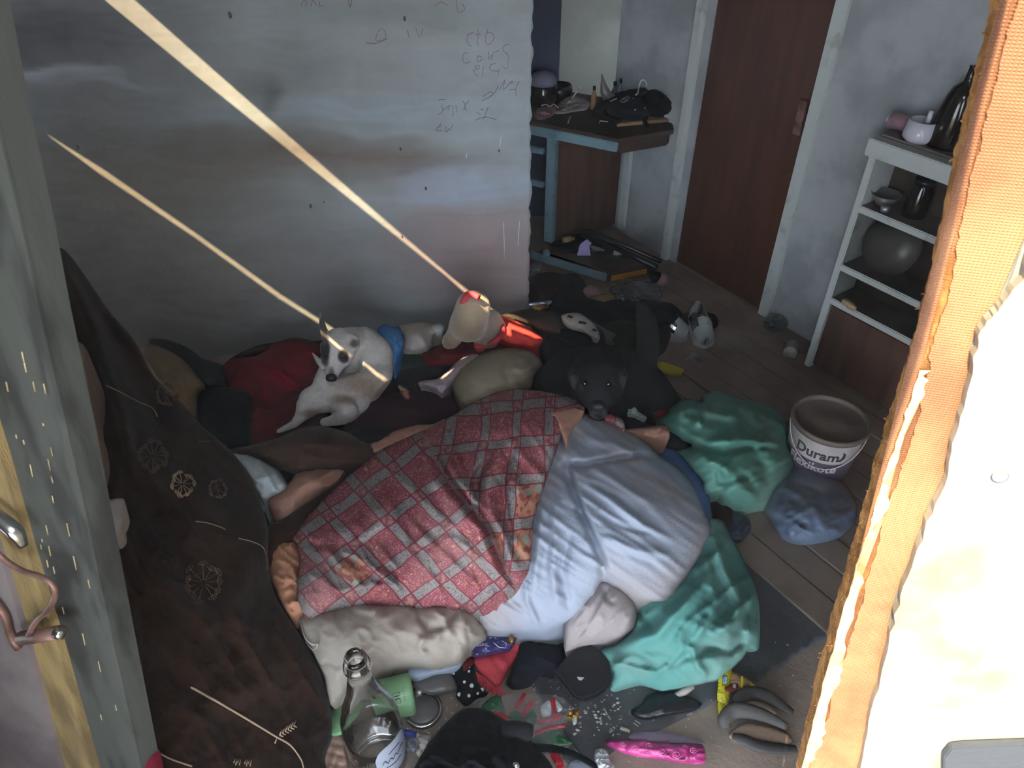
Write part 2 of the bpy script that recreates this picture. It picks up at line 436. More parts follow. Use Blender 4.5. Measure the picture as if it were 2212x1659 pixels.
def quilt_mat():
    n = N('patchwork_print'); tc = n.n('ShaderNodeUVMap'); tc.uv_map = 'UVMap'
    nz = n.n('ShaderNodeTexNoise'); n.l(tc.outputs[0], nz.inputs[0]); nz.inputs['Scale'].default_value = 1.3
    wob = n.n('ShaderNodeVectorMath', operation='MULTIPLY_ADD'); n.l(nz.outputs[1], wob.inputs[0]); wob.inputs[1].default_value = (.16, .16, 0); n.l(tc.outputs[0], wob.inputs[2])
    sp = n.n('ShaderNodeSeparateXYZ'); n.l(wob.outputs[0], sp.inputs[0])
    fx = n.math('FRACT', sp.outputs[0]); fy = n.math('FRACT', sp.outputs[1])
    sx = n.math('LESS_THAN', fx, .30); sy = n.math('LESS_THAN', fy, .30)
    both = n.math('MULTIPLY', sx, sy); anyy = n.math('MAXIMUM', sx, sy)
    def vor(sc, feat='F1'):
        v = n.n('ShaderNodeTexVoronoi', feature=feat); n.l(wob.outputs[0], v.inputs[0]); v.inputs['Scale'].default_value = sc; return v.outputs[0]
    fl = n.n('ShaderNodeVectorMath', operation='FLOOR'); n.l(wob.outputs[0], fl.inputs[0])
    wn = n.n('ShaderNodeTexWhiteNoise'); wn.noise_dimensions = '2D'; n.l(fl.outputs[0], wn.inputs[0])
    special = n.math('LESS_THAN', wn.outputs[0], .11)
    # maroon squares: fine pale flecks and ochre blossoms
    fleck = n.math('MAXIMUM', n.math('LESS_THAN', vor(13), .14), n.math('LESS_THAN', n.math('ABSOLUTE', n.math('SUBTRACT', n.noise(wob.outputs[0], 15, 1), .5)), .018))
    maroon = n.mix(n.math('MULTIPLY', fleck, .6), srgb('7e3a45'), srgb('bda39e'))
    bl = n.ramp(n.noise(wob.outputs[0], 5.5, 2), .60, .66)
    maroon = n.mix(n.math('MULTIPLY', bl, .6), maroon, srgb('a4654f'))
    bl2 = n.ramp(n.noise(wob.outputs[0], 7, 2), .66, .70)
    maroon = n.mix(n.math('MULTIPLY', bl2, .8), maroon, srgb('b79a6a'))
    # orange floral squares with sage roundels
    fo = n.ramp(n.noise(wob.outputs[0], 6, 3), .45, .5); fc = n.mix(fo, srgb('80423f'), srgb('a0705a'))
    fc = n.mix(n.math('LESS_THAN', vor(3.0), .30), fc, srgb('7f857d'))
    sq = n.mix(special, maroon, fc)
    # grey strips with dark curls
    w = n.n('ShaderNodeTexWave', wave_type='RINGS'); n.l(wob.outputs[0], w.inputs[0]); w.inputs['Scale'].default_value = 5.5; w.inputs['Distortion'].default_value = 14; w.inputs['Detail Scale'].default_value = 2.2
    curl = n.math('LESS_THAN', n.math('ABSOLUTE', n.math('SUBTRACT', n.noise(wob.outputs[0], 13, 1), .5)), .034)
    strip = n.mix(n.math('MULTIPLY', curl, .7), srgb('827a78'), srgb('3f3e46'))
    col = n.mix(anyy, sq, strip)
    cr = n.mix(n.ramp(n.noise(wob.outputs[0], 9, 2), .45, .55), srgb('7c434b'), srgb('8f6b66'))
    col = n.mix(both, col, cr)
    # piping lines either side of every strip
    def line(f, p, wd): return n.math('LESS_THAN', n.math('ABSOLUTE', n.math('SUBTRACT', f, p)), wd)
    ln = n.math('MAXIMUM', n.math('MAXIMUM', line(fx, .3, .02), line(fx, .02, .02)), n.math('MAXIMUM', line(fy, .3, .02), line(fy, .02, .02)))
    col = n.mix(ln, col, srgb('6c2f3c'))
    dirt = n.ramp(n.noise(n.co('Object'), 5, 3), .4, .8); col = n.mix(n.math('MULTIPLY', dirt, .3), col, srgb('8b8078'))
    n.l(col, n.b.inputs['Base Color']); n.b.inputs['Roughness'].default_value = .92; n.b.inputs['Specular IOR Level'].default_value = .2
    n.bump(n.noise(n.co('Object'), 220, 3), .2, .003); return n.m
m_quilt = quilt_mat()
def cloth(name, c1, c2, sc=6, bump=.22, bsc=160, sheen=0, rough=.95, **k): return mat(name, c1, c2, sc, bump=bump, bsc=bsc, sheen=sheen, rough=rough, spec=.2, **k)
m_peach = cloth('peach_cotton', 'a57d6c', '91695a')
m_orange = cloth('orange_cotton', 'aa7a5e', '8f664f')
m_duvet = cloth('duvet_white', '8f97a6', '938a88', 2.6, lo=.42, hi=.66)
m_cream = cloth('pillow_cream', '999188', '7f766c', 4)
m_pinkwhitepil = cloth('pillow_rose_white', '958c8d', '847b7c', 4)
m_beige = cloth('cushion_beige', '8d8371', '776d5c', 6)
m_teal = cloth('teal_cotton', '4f837e', '688c85', 4, lo=.35, hi=.7)
m_green = cloth('teal_green_cotton', '55877b', '6f8d81', 4, lo=.35, hi=.7)
m_denim = cloth('blue_cotton', '47618c', '3d5278')
m_fleece = cloth('brown_fleece', '26170f', '180e0a', 7, bump=.6, bsc=90, sheen=.05, rough=1)
m_fleece2 = cloth('brown_fleece_back', '3d2d26', '2e221d', 7, bump=.5, bsc=90, sheen=.05)
m_print = mat('pale_print', '84705a', None, rough=.9, bump=0)
m_printdim = mat('dim_print', '4e3d31', None, rough=.9, bump=0)
m_stem = mat('straw_print', '9d8670', None, rough=.9, bump=0)
m_red = cloth('red_fleece', '5e121b', '450d15', 8, bump=.4, bsc=90)
m_redbright = cloth('bright_red_fleece', '8a1c22', '701519', 8, bump=.4, bsc=90)
m_maroon = cloth('maroon_blanket', '2f1219', '220d13', 6, bump=.4, bsc=90)
m_black = cloth('black_cotton', '0d0f14', '14161c', 8, bump=.3)
m_blackpl = mat('black_plastic', '111419', '191c20', 14, rough=.35, bump=.1)
m_navy = cloth('navy_cotton', '15161f', '1d1f2a', 6)
m_charcoal = cloth('charcoal_cotton', '1b1c20', '28292d', 6)
m_brownpl = cloth('brown_grey_cotton', '3f3831', '2e2924', 6)
m_oliveb = cloth('dark_olive_cotton', '23251f', '1a1b18', 6)
m_lightblue = cloth('sky_blue_cotton', '4d7cae', '3f6a9a', 6)
m_greywhite = cloth('off_white_cotton', 'a39a94', '8c837d', 6)
m_whitecl = cloth('white_cotton', 'a5acac', '8e9494', 5)
m_pinkcl = cloth('dusty_pink_cotton', '9d7f80', '866b6c', 8)
m_sock = cloth('sock_pinkish', 'a3949c', '8e7f86', 10, bump=.5, bsc=240)
m_toy = cloth('toy_beige_plush', '9a8670', '83705c', 10, bump=.6, bsc=200, sheen=.4)
m_coral = mat('coral_red', 'c7434d', 'a9343f', 9, rough=.6)
m_purple = mat('purple_foil', '2f2b5c', '3f3a72', 12, rough=.28, bump=.5, bsc=40)
m_gold = mat('gold_foil', 'a17a30', '5a431c', 30, rough=.3, metal=.5, bump=.6, bsc=50)
m_silver = mat('silver_foil', 'a9adb4', '6f7480', 30, rough=.3, metal=.6, bump=.6, bsc=60)
m_holly = mat('holly_green', '1f5a37', '184a2c', 12, rough=.4, bump=.3)
m_santared = mat('wrap_red', 'ab2430', '8d1c28', 12, rough=.4, bump=.3)
m_wrapwhite = mat('wrap_white', 'b5b9bb', None, rough=.4, bump=.2)
m_film = mat('clear_film', 'c9ccd0', None, rough=.12, alpha=.16, bump=.4, bsc=30)
m_bluefilm = mat('blue_bag_film', '75869f', '5f718f', 6, rough=.3, alpha=.62, bump=.5, bsc=30)
m_greyfilm = mat('grey_bag_film', '9aa0a6', '7a8087', 14, rough=.25, alpha=.55, bump=.6, bsc=60)
m_pinkrose = mat('hot_pink_print', 'c04485', '952c66', 22, .4, .6, rough=.35, bump=.4, bsc=50)
m_lilac = mat('lilac_paper', '9d8fc2', '8a7cad', 12, rough=.6)
m_yellow = mat('yellow_wrap', 'b3ab1e', '958e1a', 16, rough=.4, bump=.3)
m_yellowlab = mat('amber_label', 'a8741c', '93641a', 12, rough=.6)
m_biscuit = mat('biscuit_print', '9a7656', '7f5d42', 26, rough=.5)
m_maroonlab = mat('maroon_print', '5d231f', None, rough=.5)
m_skyprint = mat('sky_blue_print', '7fa3c0', None, rough=.5)
m_ink = mat('dark_ink', '1b1e26', None, rough=.6, bump=0)
m_inkred = mat('red_brown_ink', '77646a', None, rough=.9, bump=0)
m_scratch = mat('white_scratch', 'c3ccd2', None, rough=.9, bump=0)
m_whitepl = mat('white_plastic', 'a6a5a3', '8f8e8b', 10, rough=.4, bump=.05)
m_cup = mat('glazed_white', 'b4b4be', None, rough=.18, bump=0)
m_mint = mat('mint_plastic', '7da57a', '6f986c', 4, rough=.3, bump=.05)
m_glass = mat('bottle_glass', 'ffffff', None, rough=.03, trans=1, bump=0, ior=1.48)
m_pane = mat('pane_glass', 'ffffff', None, rough=.02, trans=1, bump=0, ior=1.45)
m_darkglass = mat('dark_glass', '15110f', '1d1916', 8, rough=.12, bump=0)
m_label = mat('bottle_label', '8d93a0', '777d8a', 10, rough=.6)
m_leadgrey = mat('grey_brown_plastic', '5d5a58', '4d4a48', 8, rough=.35, bump=.05)
m_rubber = mat('grey_rubber', '3c3a39', '2f2e2d', 14, rough=.7)
m_insole = mat('tan_insole', '8f7a69', '7d6a5b', 10, rough=.8)
m_bone = mat('pale_crumb', 'a99f8c', '8d826f', 20)
m_bucket = mat('bucket_white', 'a9a3a1', '8d8683', 9, rough=.45, bump=.1)
m_bucketlid = mat('bucket_lid_dirty', '6d6259', '564c45', 7, rough=.6)
m_bucketprint = mat('bucket_purple_band', '564a5a', '4a404e', 9, rough=.5)
m_logo = mat('logo_grey', '3e3c40', None, rough=.5, bump=0)
m_logolight = mat('lettering_pale', 'b9b3b3', None, rough=.5, bump=0)
m_tin = mat('tin_label', '7d6270', '9a7a86', 22, rough=.35, metal=.3)
m_pen = mat('blue_plastic', '2c3f8f', None, rough=.35)
m_quilted = cloth('quilted_peach', '9b8072', '836a5e', 6)
m_dust = mat('crumbs_light', 'a8a49c', '6a6762', 40)
m_cardb = mat('cardboard', '8a6f52', '755d45', 7)
m_darkred = cloth('dark_red_cloth', '5a1a20', '46141a', 8)
m_sunred = cloth('scarlet_cotton', 'd8453f', 'bf3a38', 8)

def fur_mat(name, tint, bs=1):
    n = N(name); a = n.n('ShaderNodeAttribute', attribute_name='Col'); co = n.co('Object', (1, 1, 1))
    f = n.noise(co, 60, 5, .7); c = n.mix(n.math('MULTIPLY', n.ramp(f, .3, .8), .35), a.outputs[0], srgb(tint), 'MULTIPLY'); n.l(c, n.b.inputs['Base Color'])
    n.b.inputs['Roughness'].default_value = .95; n.b.inputs['Specular IOR Level'].default_value = .25; n.b.inputs['Sheen Weight'].default_value = .04 if bs == 1 else 0
    n.bump(n.noise(n.co('Object', (1, 1, 2.5)), 190, 5, .75), .7, .004); return n.m
m_furwhite = fur_mat('white_fur', '8d7f74'); m_furblack = fur_mat('black_fur', '0b0b0e', 2)
m_eye = mat('eye_brown', '1c110b', None, rough=.05, bump=0, spec=1)
m_nose = mat('wet_nose', '0c0c0e', None, rough=.6, bump=.3, bsc=300)

# ------------------------------------------------------------------ STRUCTURE
A = P(1140, 715); Bq = P(430, 770); wd = (Bq - A) / np.linalg.norm(Bq - A); wn = np.array([-wd[1], wd[0], 0]); wn = wn if wn[1] < 0 else -wn   # faces the camera
ZR = 2.2
# floor
floor_o = struct(slab('floor', (-1.9, .30, -.06), (4.6, 0, 0), (0, 3.6, 0), (0, 0, .06), m_floor, bevel=0))
struct(slab('ground', (-12, -16, -.08), (26, 0, 0), (0, 16.3, 0), (0, 0, .079), m_ground, bevel=0), 'bare yard outside the doorway')
# back partition with painted stains, and shade painted in at the left
def stain_shade_cols(V):
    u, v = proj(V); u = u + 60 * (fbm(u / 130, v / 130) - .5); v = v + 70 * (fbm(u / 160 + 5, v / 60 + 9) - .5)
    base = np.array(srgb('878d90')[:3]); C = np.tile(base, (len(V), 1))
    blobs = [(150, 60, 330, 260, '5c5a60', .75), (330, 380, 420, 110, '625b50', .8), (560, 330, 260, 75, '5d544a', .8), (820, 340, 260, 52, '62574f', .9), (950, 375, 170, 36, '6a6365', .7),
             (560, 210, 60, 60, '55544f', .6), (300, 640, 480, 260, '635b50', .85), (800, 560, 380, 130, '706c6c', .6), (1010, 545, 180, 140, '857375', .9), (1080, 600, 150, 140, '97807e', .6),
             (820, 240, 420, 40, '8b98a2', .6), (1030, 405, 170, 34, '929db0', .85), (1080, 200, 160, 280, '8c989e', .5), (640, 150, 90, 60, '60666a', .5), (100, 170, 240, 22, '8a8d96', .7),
             (400, 300, 500, 30, '565451', .4), (120, 520, 220, 200, '544d45', .6), (860, 30, 300, 40, '6f7a7c', .5), (150, 330, 360, 420, '4d4840', .55), (420, 620, 330, 200, '56504a', .5), (80, 80, 240, 90, '3f3d45', .7), (70, 160, 180, 11, 'a3a6ae', .8), (230, 175, 160, 9, '8a8d94', .6), (20, 215, 40, 30, '8d8f9c', .5), (590, 210, 22, 44, '45433f', .7)]  # dark left blobs put shade as well as dirt into the colour
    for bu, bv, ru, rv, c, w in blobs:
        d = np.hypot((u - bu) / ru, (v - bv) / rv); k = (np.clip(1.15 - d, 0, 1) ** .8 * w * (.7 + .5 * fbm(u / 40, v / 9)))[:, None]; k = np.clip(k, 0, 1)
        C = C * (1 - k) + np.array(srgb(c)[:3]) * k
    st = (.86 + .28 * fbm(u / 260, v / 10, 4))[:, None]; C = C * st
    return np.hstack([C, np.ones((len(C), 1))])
def wall_back():
    nx, nz = 230, 230; L = 2.25; V = []; F = []
    for j in range(nz + 1):
        z = 2.2 * j / nz; jag = .011 * (vnoise(z * 26, 1.5) - .5) + .010 * (vnoise(z * 70, 4.5) - .5)
        for i in range(nx + 1):
            s = L * i / nx; e = (jag if i == 0 else 0)
            p = A + wd * (s + e); V.append((p[0], p[1], z))
    V = np.array(V)
    V = V + wn[None] * (.006 * fbm(V[:, 0] * 3, V[:, 2] * 3, 2) + .0012 * fbm(V[:, 0] * 40, V[:, 2] * 40))[:, None]
    for j in range(nz):
        for i in range(nx):
            a = j * (nx + 1) + i; F.append((a, a + 1, a + nx + 2, a + nx + 1))
    n0 = len(V); B2 = V - wn[None] * .09; V2 = list(V); 
    C = stain_shade_cols(V)
    # thickness: edge return and back
    ed = [j * (nx + 1) for j in range(nz + 1)]; base = len(V2)
    for k in ed: V2.append(V[k] - wn * .09)
    far = [j * (nx + 1) + nx for j in range(nz + 1)]; base2 = len(V2)
    for k in far: V2.append(V[k] - wn * .09)
    for j in range(nz):
        F.append((ed[j], ed[j + 1], base + j + 1, base + j)); F.append((base + j, base + j + 1, base2 + j + 1, base2 + j)); 
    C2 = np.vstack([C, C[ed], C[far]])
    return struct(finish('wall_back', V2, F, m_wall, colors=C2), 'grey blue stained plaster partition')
wb = wall_back()
pw = A + wn * .013
def PW(u, v, off=.0): return PP(u, v, A + wn * (.007 + off), wn)
gl = [[(740, 265), (800, 235), (820, 230)], [(750, 270), (735, 330), (760, 385), (800, 400)], [(870, 190), (875, 260), (865, 340), (875, 400)], [(840, 255), (905, 255)],
      [(1000, 180), (975, 260), (965, 330), (990, 380), (1040, 350), (1070, 300), (1060, 250), (1010, 230), (975, 250)], [(740, 480), (690, 500), (690, 580), (720, 610), (770, 590)],
      [(870, 520), (910, 530), (915, 565), (870, 590), (860, 550), (880, 520)], [(1000, 470), (1010, 560), (1050, 500), (1045, 570)], [(1060, 480), (1130, 455)],
      [(1250, 370), (1190, 400), (1180, 450), (1240, 500), (1250, 560), (1240, 585)], [(850, 640), (885, 640), (880, 680), (840, 680), (845, 640)], [(815, 690), (840, 750), (870, 765)],
      [(940, 650), (925, 760)], [(1095, 615), (1040, 625), (1015, 660), (1040, 700), (1120, 710)], [(1135, 680), (1125, 750)], [(1240, 600), (1240, 660), (1215, 680), (1185, 655)],
      [(920, 1075), (1040, 1015), (1100, 940), (1120, 890)], [(940, 1020), (1020, 965), (1060, 990), (1010, 1030)], [(1140, 940), (1205, 810), (1185, 940), (1290, 830), (1290, 870)],
      [(1380, 830), (1340, 930), (1350, 1010)], [(1260, 940), (1340, 930)], [(385, 1062), (470, 1058)], [(425, 1120), (430, 1210), (375, 1245)], [(430, 1200), (525, 1130), (500, 1190)],
      [(560, 1130), (565, 1265)], [(600, 1130), (605, 1220)], [(690, 1080), (720, 1140), (690, 1185)], [(755, 1080), (700, 1150), (740, 1190)], [(905, 1175), (940, 1185)], [(865, 1222), (905, 1245)],
      [(1000, 1150), (935, 1305)], [(840, 1315), (950, 1275), (1100, 1305)], [(415, 1350), (350, 1440), (430, 1440)], [(380, 1410), (415, 1380)], [(480, 1400), (465, 1430), (485, 1460), (510, 1420)], [(565, 1370), (520, 1440)]]
gl = [[(880 + x / 5.72, 30 + y / 5.72) for x, y in L] for L in gl]
gl += [[(650, 12), (655, 2), (662, 4), (660, 14)], [(672, 14), (676, 0), (684, 12)], [(690, 4), (690, 14), (697, 12)], [(752, 0), (756, 16), (760, 0)], [(815, 72), (812, 86), (824, 88), (834, 76), (826, 62), (815, 70)], [(790, 92), (812, 94), (836, 84)],
       [(898, 60), (906, 80), (914, 62)], [(940, 14), (952, 4), (966, 12)], [(985, 0), (990, 26), (1004, 20), (998, 8)], [(880, 66), (884, 80)]]
tubes('graffiti', [[PW(u, v) for u, v in L] for L in gl], .0008, m_inkred, wb, sm=3, label='thin red brown scribbled letters')
tubes('scratch', [[PW(1083, 292), PW(1079, 318)], [PW(1122, 478), PW(1119, 532)], [PW(1088, 480), PW(1090, 560)], [PW(1009, 330), PW(1007, 342)]], .0013, m_scratch, wb, label='white vertical scratches')
for (u, v, r) in ((497, 33, 5), (874, 40, 5), (671, 445, 6), (865, 322, 4), (1078, 326, 3), (920, 407, 4), (168, 318, 4), (700, 436, 3), (868, 510, 3)):
    c = PW(u, v, -.0035); lathe('chip', [(.0001, .004), (r * .0007, .003), (r * .001, 0)], mat('chip_grey', '55534f', None), c, wn, wb, seg=7, squash=1.7)

wl = A + wd * 2.2
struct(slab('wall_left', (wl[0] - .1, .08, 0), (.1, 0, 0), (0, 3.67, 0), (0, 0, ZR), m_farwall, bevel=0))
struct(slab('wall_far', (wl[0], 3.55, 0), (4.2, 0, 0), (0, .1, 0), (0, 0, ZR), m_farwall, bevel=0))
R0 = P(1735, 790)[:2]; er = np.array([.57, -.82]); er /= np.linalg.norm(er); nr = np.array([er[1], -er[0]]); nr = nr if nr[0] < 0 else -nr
Wp = R0 - nr * .14
def colr(u, v, off=0.0):
    """foot of the vertical line seen at u,v on the right wall (off = distance in front of it)"""
    p = PP(u, v, np.array([*(Wp + nr * off), 0]), np.array([*nr, 0])); return p[:2]
def wallrun(name, a, b, z0, z1, th, m, parent=None, front=0.0, **k):
    """vertical board on the right wall between two feet"""
    n3 = np.array([*nr, 0]); p = np.array([*a, z0]) + n3 * front; q = np.array([*b, z0]) + n3 * front
    return slab(name, p, q - p, (0, 0, z1 - z0), -n3 * th, m, parent, **k)
cA = colr(1350, 520); dL = colr(1548, 0); dR = colr(1812, 0); tR = colr(1835, 0); jL = colr(1505, 72)
struct(wallrun('wall_right', colr(1300, 520), jL, 0, ZR, .08, m_bluewall, bevel=0))
struct(wallrun('wall_right.001', tR, Wp + er * 2.0, 0, ZR, .08, m_bluewall, bevel=0), 'pale blue grey painted wall behind the shelf unit')
struct(wallrun('wall_right.002', jL, tR, 2.02, ZR, .08, m_bluewall, bevel=0))
struct(wallrun('trim_1', jL - er * .006, jL + er * .03, 0, 2.05, .10, m_white, front=.02))
struct(wallrun('trim_2', jL + er * .03, dL, 0, 2.05, .08, m_bluewall, front=.0))
struct(wallrun('trim_3', dR, tR + er * .01, 0, 2.05, .10, m_white, front=.018))
dr = struct(wallrun('door_1', dL, dR, .01, 2.02, .04, m_door, front=-.005), 'plain dark brown varnished door')
lk = colr(1728, 255, 0)
wallrun('lock_plate', lk - er * .016, lk + er * .016, PP(1720, 292, np.array([*Wp, 0]), np.array([*nr, 0]))[2], PP(1738, 215, np.array([*Wp, 0]), np.array([*nr, 0]))[2], .006, m_rust, dr, front=.003)
struct(wallrun('wall_right.003', dL, dR, 0, 2.1, .01, m_darkwood, front=-.07, bevel=0), 'dark board behind the door')

# unseen roof and overhang; seams, leaf strip and spot holes shaped to steer sunlight
def back(p):
    p = np.asarray(p, float); t = (ZR - p[2]) / -SUN_D[2]; q = p - SUN_D * t; return (q[0], q[1])
lo1 = [(60, -150), (217, 0), (422, 169), (700, 392), (962, 600), (1010, 643), (1190, 785)]; hi1 = [(130, -160), (291, 0), (477, 165), (700, 361), (875, 513), (976, 600), (1030, 643), (1215, 785)]
lo2 = [(101, 297), (215, 381), (420, 518), (600, 648), (690, 704), (880, 842)]; hi2 = [(103, 291), (225, 367), (430, 509), (610, 639), (695, 693), (890, 825)]
def WPp(u, v): return PP(u, v, A + wn * .005, wn)
BL = [np.array(x) for x in ((.40, .683, 1.46), (.47, .556, .327))]   # near left edge of the door leaf, top and foot
bdir = np.array([1, -.25, 0]); bdir /= np.linalg.norm(bdir); bn = np.cross(bdir, BL[0] - BL[1]); bn /= np.linalg.norm(bn); bn = bn if bn[1] < 0 else -bn
bl = (BL[0] - BL[1]) / np.linalg.norm(BL[0] - BL[1])
hs = [[back(WPp(u, v)) for u, v in lo1] + [back(WPp(u, v)) for u, v in hi1[::-1]], [back(WPp(u, v)) for u, v in lo2] + [back(WPp(u, v)) for u, v in hi2[::-1]]]
inner = [(2285, -520), (2215, -160), (2170, 50), (2122, 250), (2082, 400), (2035, 620), (1998, 760), (1960, 890), (1918, 1010), (1875, 1150), (1835, 1300), (1790, 1450), (1737, 1659), (1700, 1790)]
def PB(u, v, off=0.0): return PP(u, v, BL[0] + bn * off, bn)
LT = .052   # leaf thickness
eb = [PB(u + 5, v) - bn * LT for u, v in inner[1:]]
hs.append([back(p) for p in eb] + [back(eb[-1] + bdir * .6), back(eb[0] + bdir * .6)])
for spot, zs_ in (([(692, 722), (700, 718), (748, 762), (742, 770)], .335), ([(774, 786), (780, 780), (800, 797), (826, 812), (842, 836), (834, 842), (812, 824), (792, 806)], .27),
                  ([(1060, 690), (1070, 684), (1110, 700), (1168, 722), (1150, 728), (1112, 716), (1078, 704)], .215), ([(1024, 646), (1036, 642), (1062, 666), (1064, 688), (1050, 680)], .36),
                  ([(940, 812), (950, 804), (978, 796), (970, 806), (952, 822)], .20), ([(984, 776), (990, 768), (1008, 766), (996, 775)], .20)):
    hs.append([back(P(u, v, zs_)) for u, v in spot])  # extra holes added to drop sun spots on dog, toy and cloths
def roof():
    outer = [(-3.2, -2.9), (3.4, -2.9), (3.4, 3.9), (-3.2, 3.9)]; pts = [Vector(q) for q in outer]; fcs = [list(range(4))]
    for h in hs:
        ar = sum(h[i - 1][0] * h[i][1] - h[i][0] * h[i - 1][1] for i in range(len(h)))
        if ar > 0: h = h[::-1]
        b = len(pts); pts += [Vector(q) for q in h]; fcs.append(list(range(b, b + len(h))))
    vo, _, fo, _, _, _ = geometry.delaunay_2d_cdt(pts, [], [fcs[0]] + [f for f in fcs[1:]], 0, 1e-6)
    F = []
    for f in fo:
        c = np.mean([[vo[i][0], vo[i][1]] for i in f], axis=0)
        if any(inside(np.array([c[0]]), np.array([c[1]]), h)[0] for h in hs): continue
        F.append(list(f))
    bm = bmesh.new(); vs = [bm.verts.new((q[0], q[1], ZR)) for q in vo]
    for f in F:
        try: bm.faces.new([vs[i] for i in f])
        except ValueError: pass
    r = bmesh.ops.extrude_face_region(bm, geom=bm.faces[:]); bmesh.ops.translate(bm, verts=[e for e in r['geom'] if isinstance(e, bmesh.types.BMVert)], vec=(0, 0, .012))
    orient(bm); bmesh.ops.delete(bm, geom=[v for v in bm.verts if not v.link_faces], context='VERTS'); bm.verts.index_update()
    V = [tuple(v.co) for v in bm.verts]; F = [[v.index for v in f.verts] for f in bm.faces]; bm.free()
    return struct(finish('ceiling', V, F, m_roof, smooth=False), 'unseen roof boards with gaps shaped to cast the sun streaks')
roof()
# dusty air in the room
vb = slab('haze', (-2.1, .16, .02), (4.6, 0, 0), (0, 3.3, 0), (0, 0, ZR - .04), None, bevel=0); vb['kind'] = 'stuff'; vb['label'] = 'thin dusty haze in the room'
vm = bpy.data.materials.new('dusty_air'); vm.use_nodes = True; vt = vm.node_tree; vt.nodes.remove(vt.nodes['Principled BSDF'])
vs_ = vt.nodes.new('ShaderNodeVolumeScatter'); vs_.inputs['Density'].default_value = .02; vs_.inputs['Anisotropy'].default_value = .35; vs_.inputs['Color'].default_value = (1, .95, .88, 1)
vt.links.new(vs_.outputs[0], vt.nodes['Material Output'].inputs['Volume']); vb.data.materials.append(vm)
# front wall either side of the doorway
struct(slab('wall_front', (-3.0, .08, 0), (2.36, 0, 0), (0, .06, 0), (0, 0, 2.04), m_front, bevel=0))
struct(slab('wall_front.001', (1.02, .60, 0), (2.2, 0, 0), (0, .06, 0), (0, 0, ZR), m_front, bevel=0))

# timber floorboards in the right half, running along the wall
fb0 = P(1640, 760)[:2]; k = 0
e3 = np.array([*er, 0]); n3 = np.array([*nr, 0])
for i in range(11):
    p = np.array([*(Wp + nr * (.0 + .088 * (i + 1))), .0]) - e3 * .75
    ln = 2.3 + .2 * math.sin(i * 2.1)
    o = slab('plank', p + n3 * .0015, e3 * (ln - .08 * (i % 3)), -n3 * .085, (0, 0, .006 + .0015 * ((i * 7) % 3)), m_board, floor_o, bevel=.002)

# ------------------------------------------------------------------ DOOR LEAF ON THE RIGHT (broken fibreboard, near the camera)
def jagline(pts, amp, step=9, seed=0):
    q = resample(list(pts) + [pts[-1]], step, False); q = q[:len(q)]
    L = smoothline(pts, max(2, int(np.linalg.norm(np.subtract(pts[-1], pts[0])) / step / max(1, len(pts) - 1)))); s = np.arange(len(L))
    L = L.copy(); L[:, 0] += (vnoise(s * .9 + seed, s * 0 + 2) - .5) * amp + (vnoise(s * .2 + seed, s * 0 + 5) - .5) * amp * 1.6; return L
J1 = jagline(inner, 5)
leaf = prism('door_leaf', [PB(u, v) for u, v in J1] + [PB(2900, 1790), PB(2900, -520)], -bn * LT, m_fibre)
tag(leaf, 'broken sunlit fibreboard door leaf with a ragged raw edge, standing open at the right', 'door')
J2 = jagline([(x + 12 + (12 if 850 < y < 1500 else 0), y) for x, y in inner], 7, seed=30)
prism('facing', [PB(u, v) for u, v in J2] + [PB(2900, 1790), PB(2900, -520)], bn * .003, m_hardboard, leaf, label='brown mesh-textured facing sheet')
J3a = jagline([(1985, 800), (1950, 920), (1905, 1040), (1868, 1170), (1828, 1300), (1785, 1450), (1735, 1659), (1700, 1790)], 4, seed=9)
J3b = jagline([(1990, 800), (1962, 905), (1922, 1040), (1886, 1150), (1850, 1270), (1806, 1430), (1768, 1560), (1750, 1659), (1718, 1790)], 22, step=12, seed=50)
prism('peeled_edge', [PB(u, v, .003) for u, v in J3a] + [PB(u, v, .003) for u, v in J3b[::-1]], bn * .0016, m_peel, leaf, label='torn pale paper strip along the edge')
fr = []
random.seed(3)
for i in range(70):
    t = random.random(); q = J1[int(t * (len(J1) - 1))]; p = PB(q[0], q[1]) - bn * random.uniform(.004, .050)
    fr.append([p, p + np.array([-random.uniform(.002, .006), 0, random.uniform(-.004, .003)])])
tubes('splinter_fringe', fr, .0009, m_fibre, leaf, sides=4)['kind'] = 'stuff'
S1 = jagline([(2420, -520), (2330, -200), (2290, 200), (2225, 500), (2190, 600), (2150, 660), (2112, 712), (2080, 850), (2040, 1000), (1985, 1150), (1932, 1310), (1890, 1470), (1850, 1659), (1820, 1790)], 9, step=22, seed=70)
prism('painted_stile', [PB(u, v, .004) for u, v in S1] + [PB(2900, 1790), PB(2900, -520)], bn * .014, m_stile, leaf, label='white painted stile with worn gloss')
c = PB(2160, 1030, .0185); lathe('screw_hole', [(.0001, .001), (.007, .0012), (.009, 0)], m_bluegrey, c, bn, leaf, seg=14)
hp = resample([(2035, 1620), (2050, 1602), (2080, 1598), (2300, 1590), (2300, 1760), (2035, 1760)], 12, False)
prism('handle_plate', [PB(u, v, .0185) for u, v in hp], bn * .012, mat('dull_slate', '39414e', None, rough=.6), leaf, bevel=.0015, label='rounded blue grey plate')

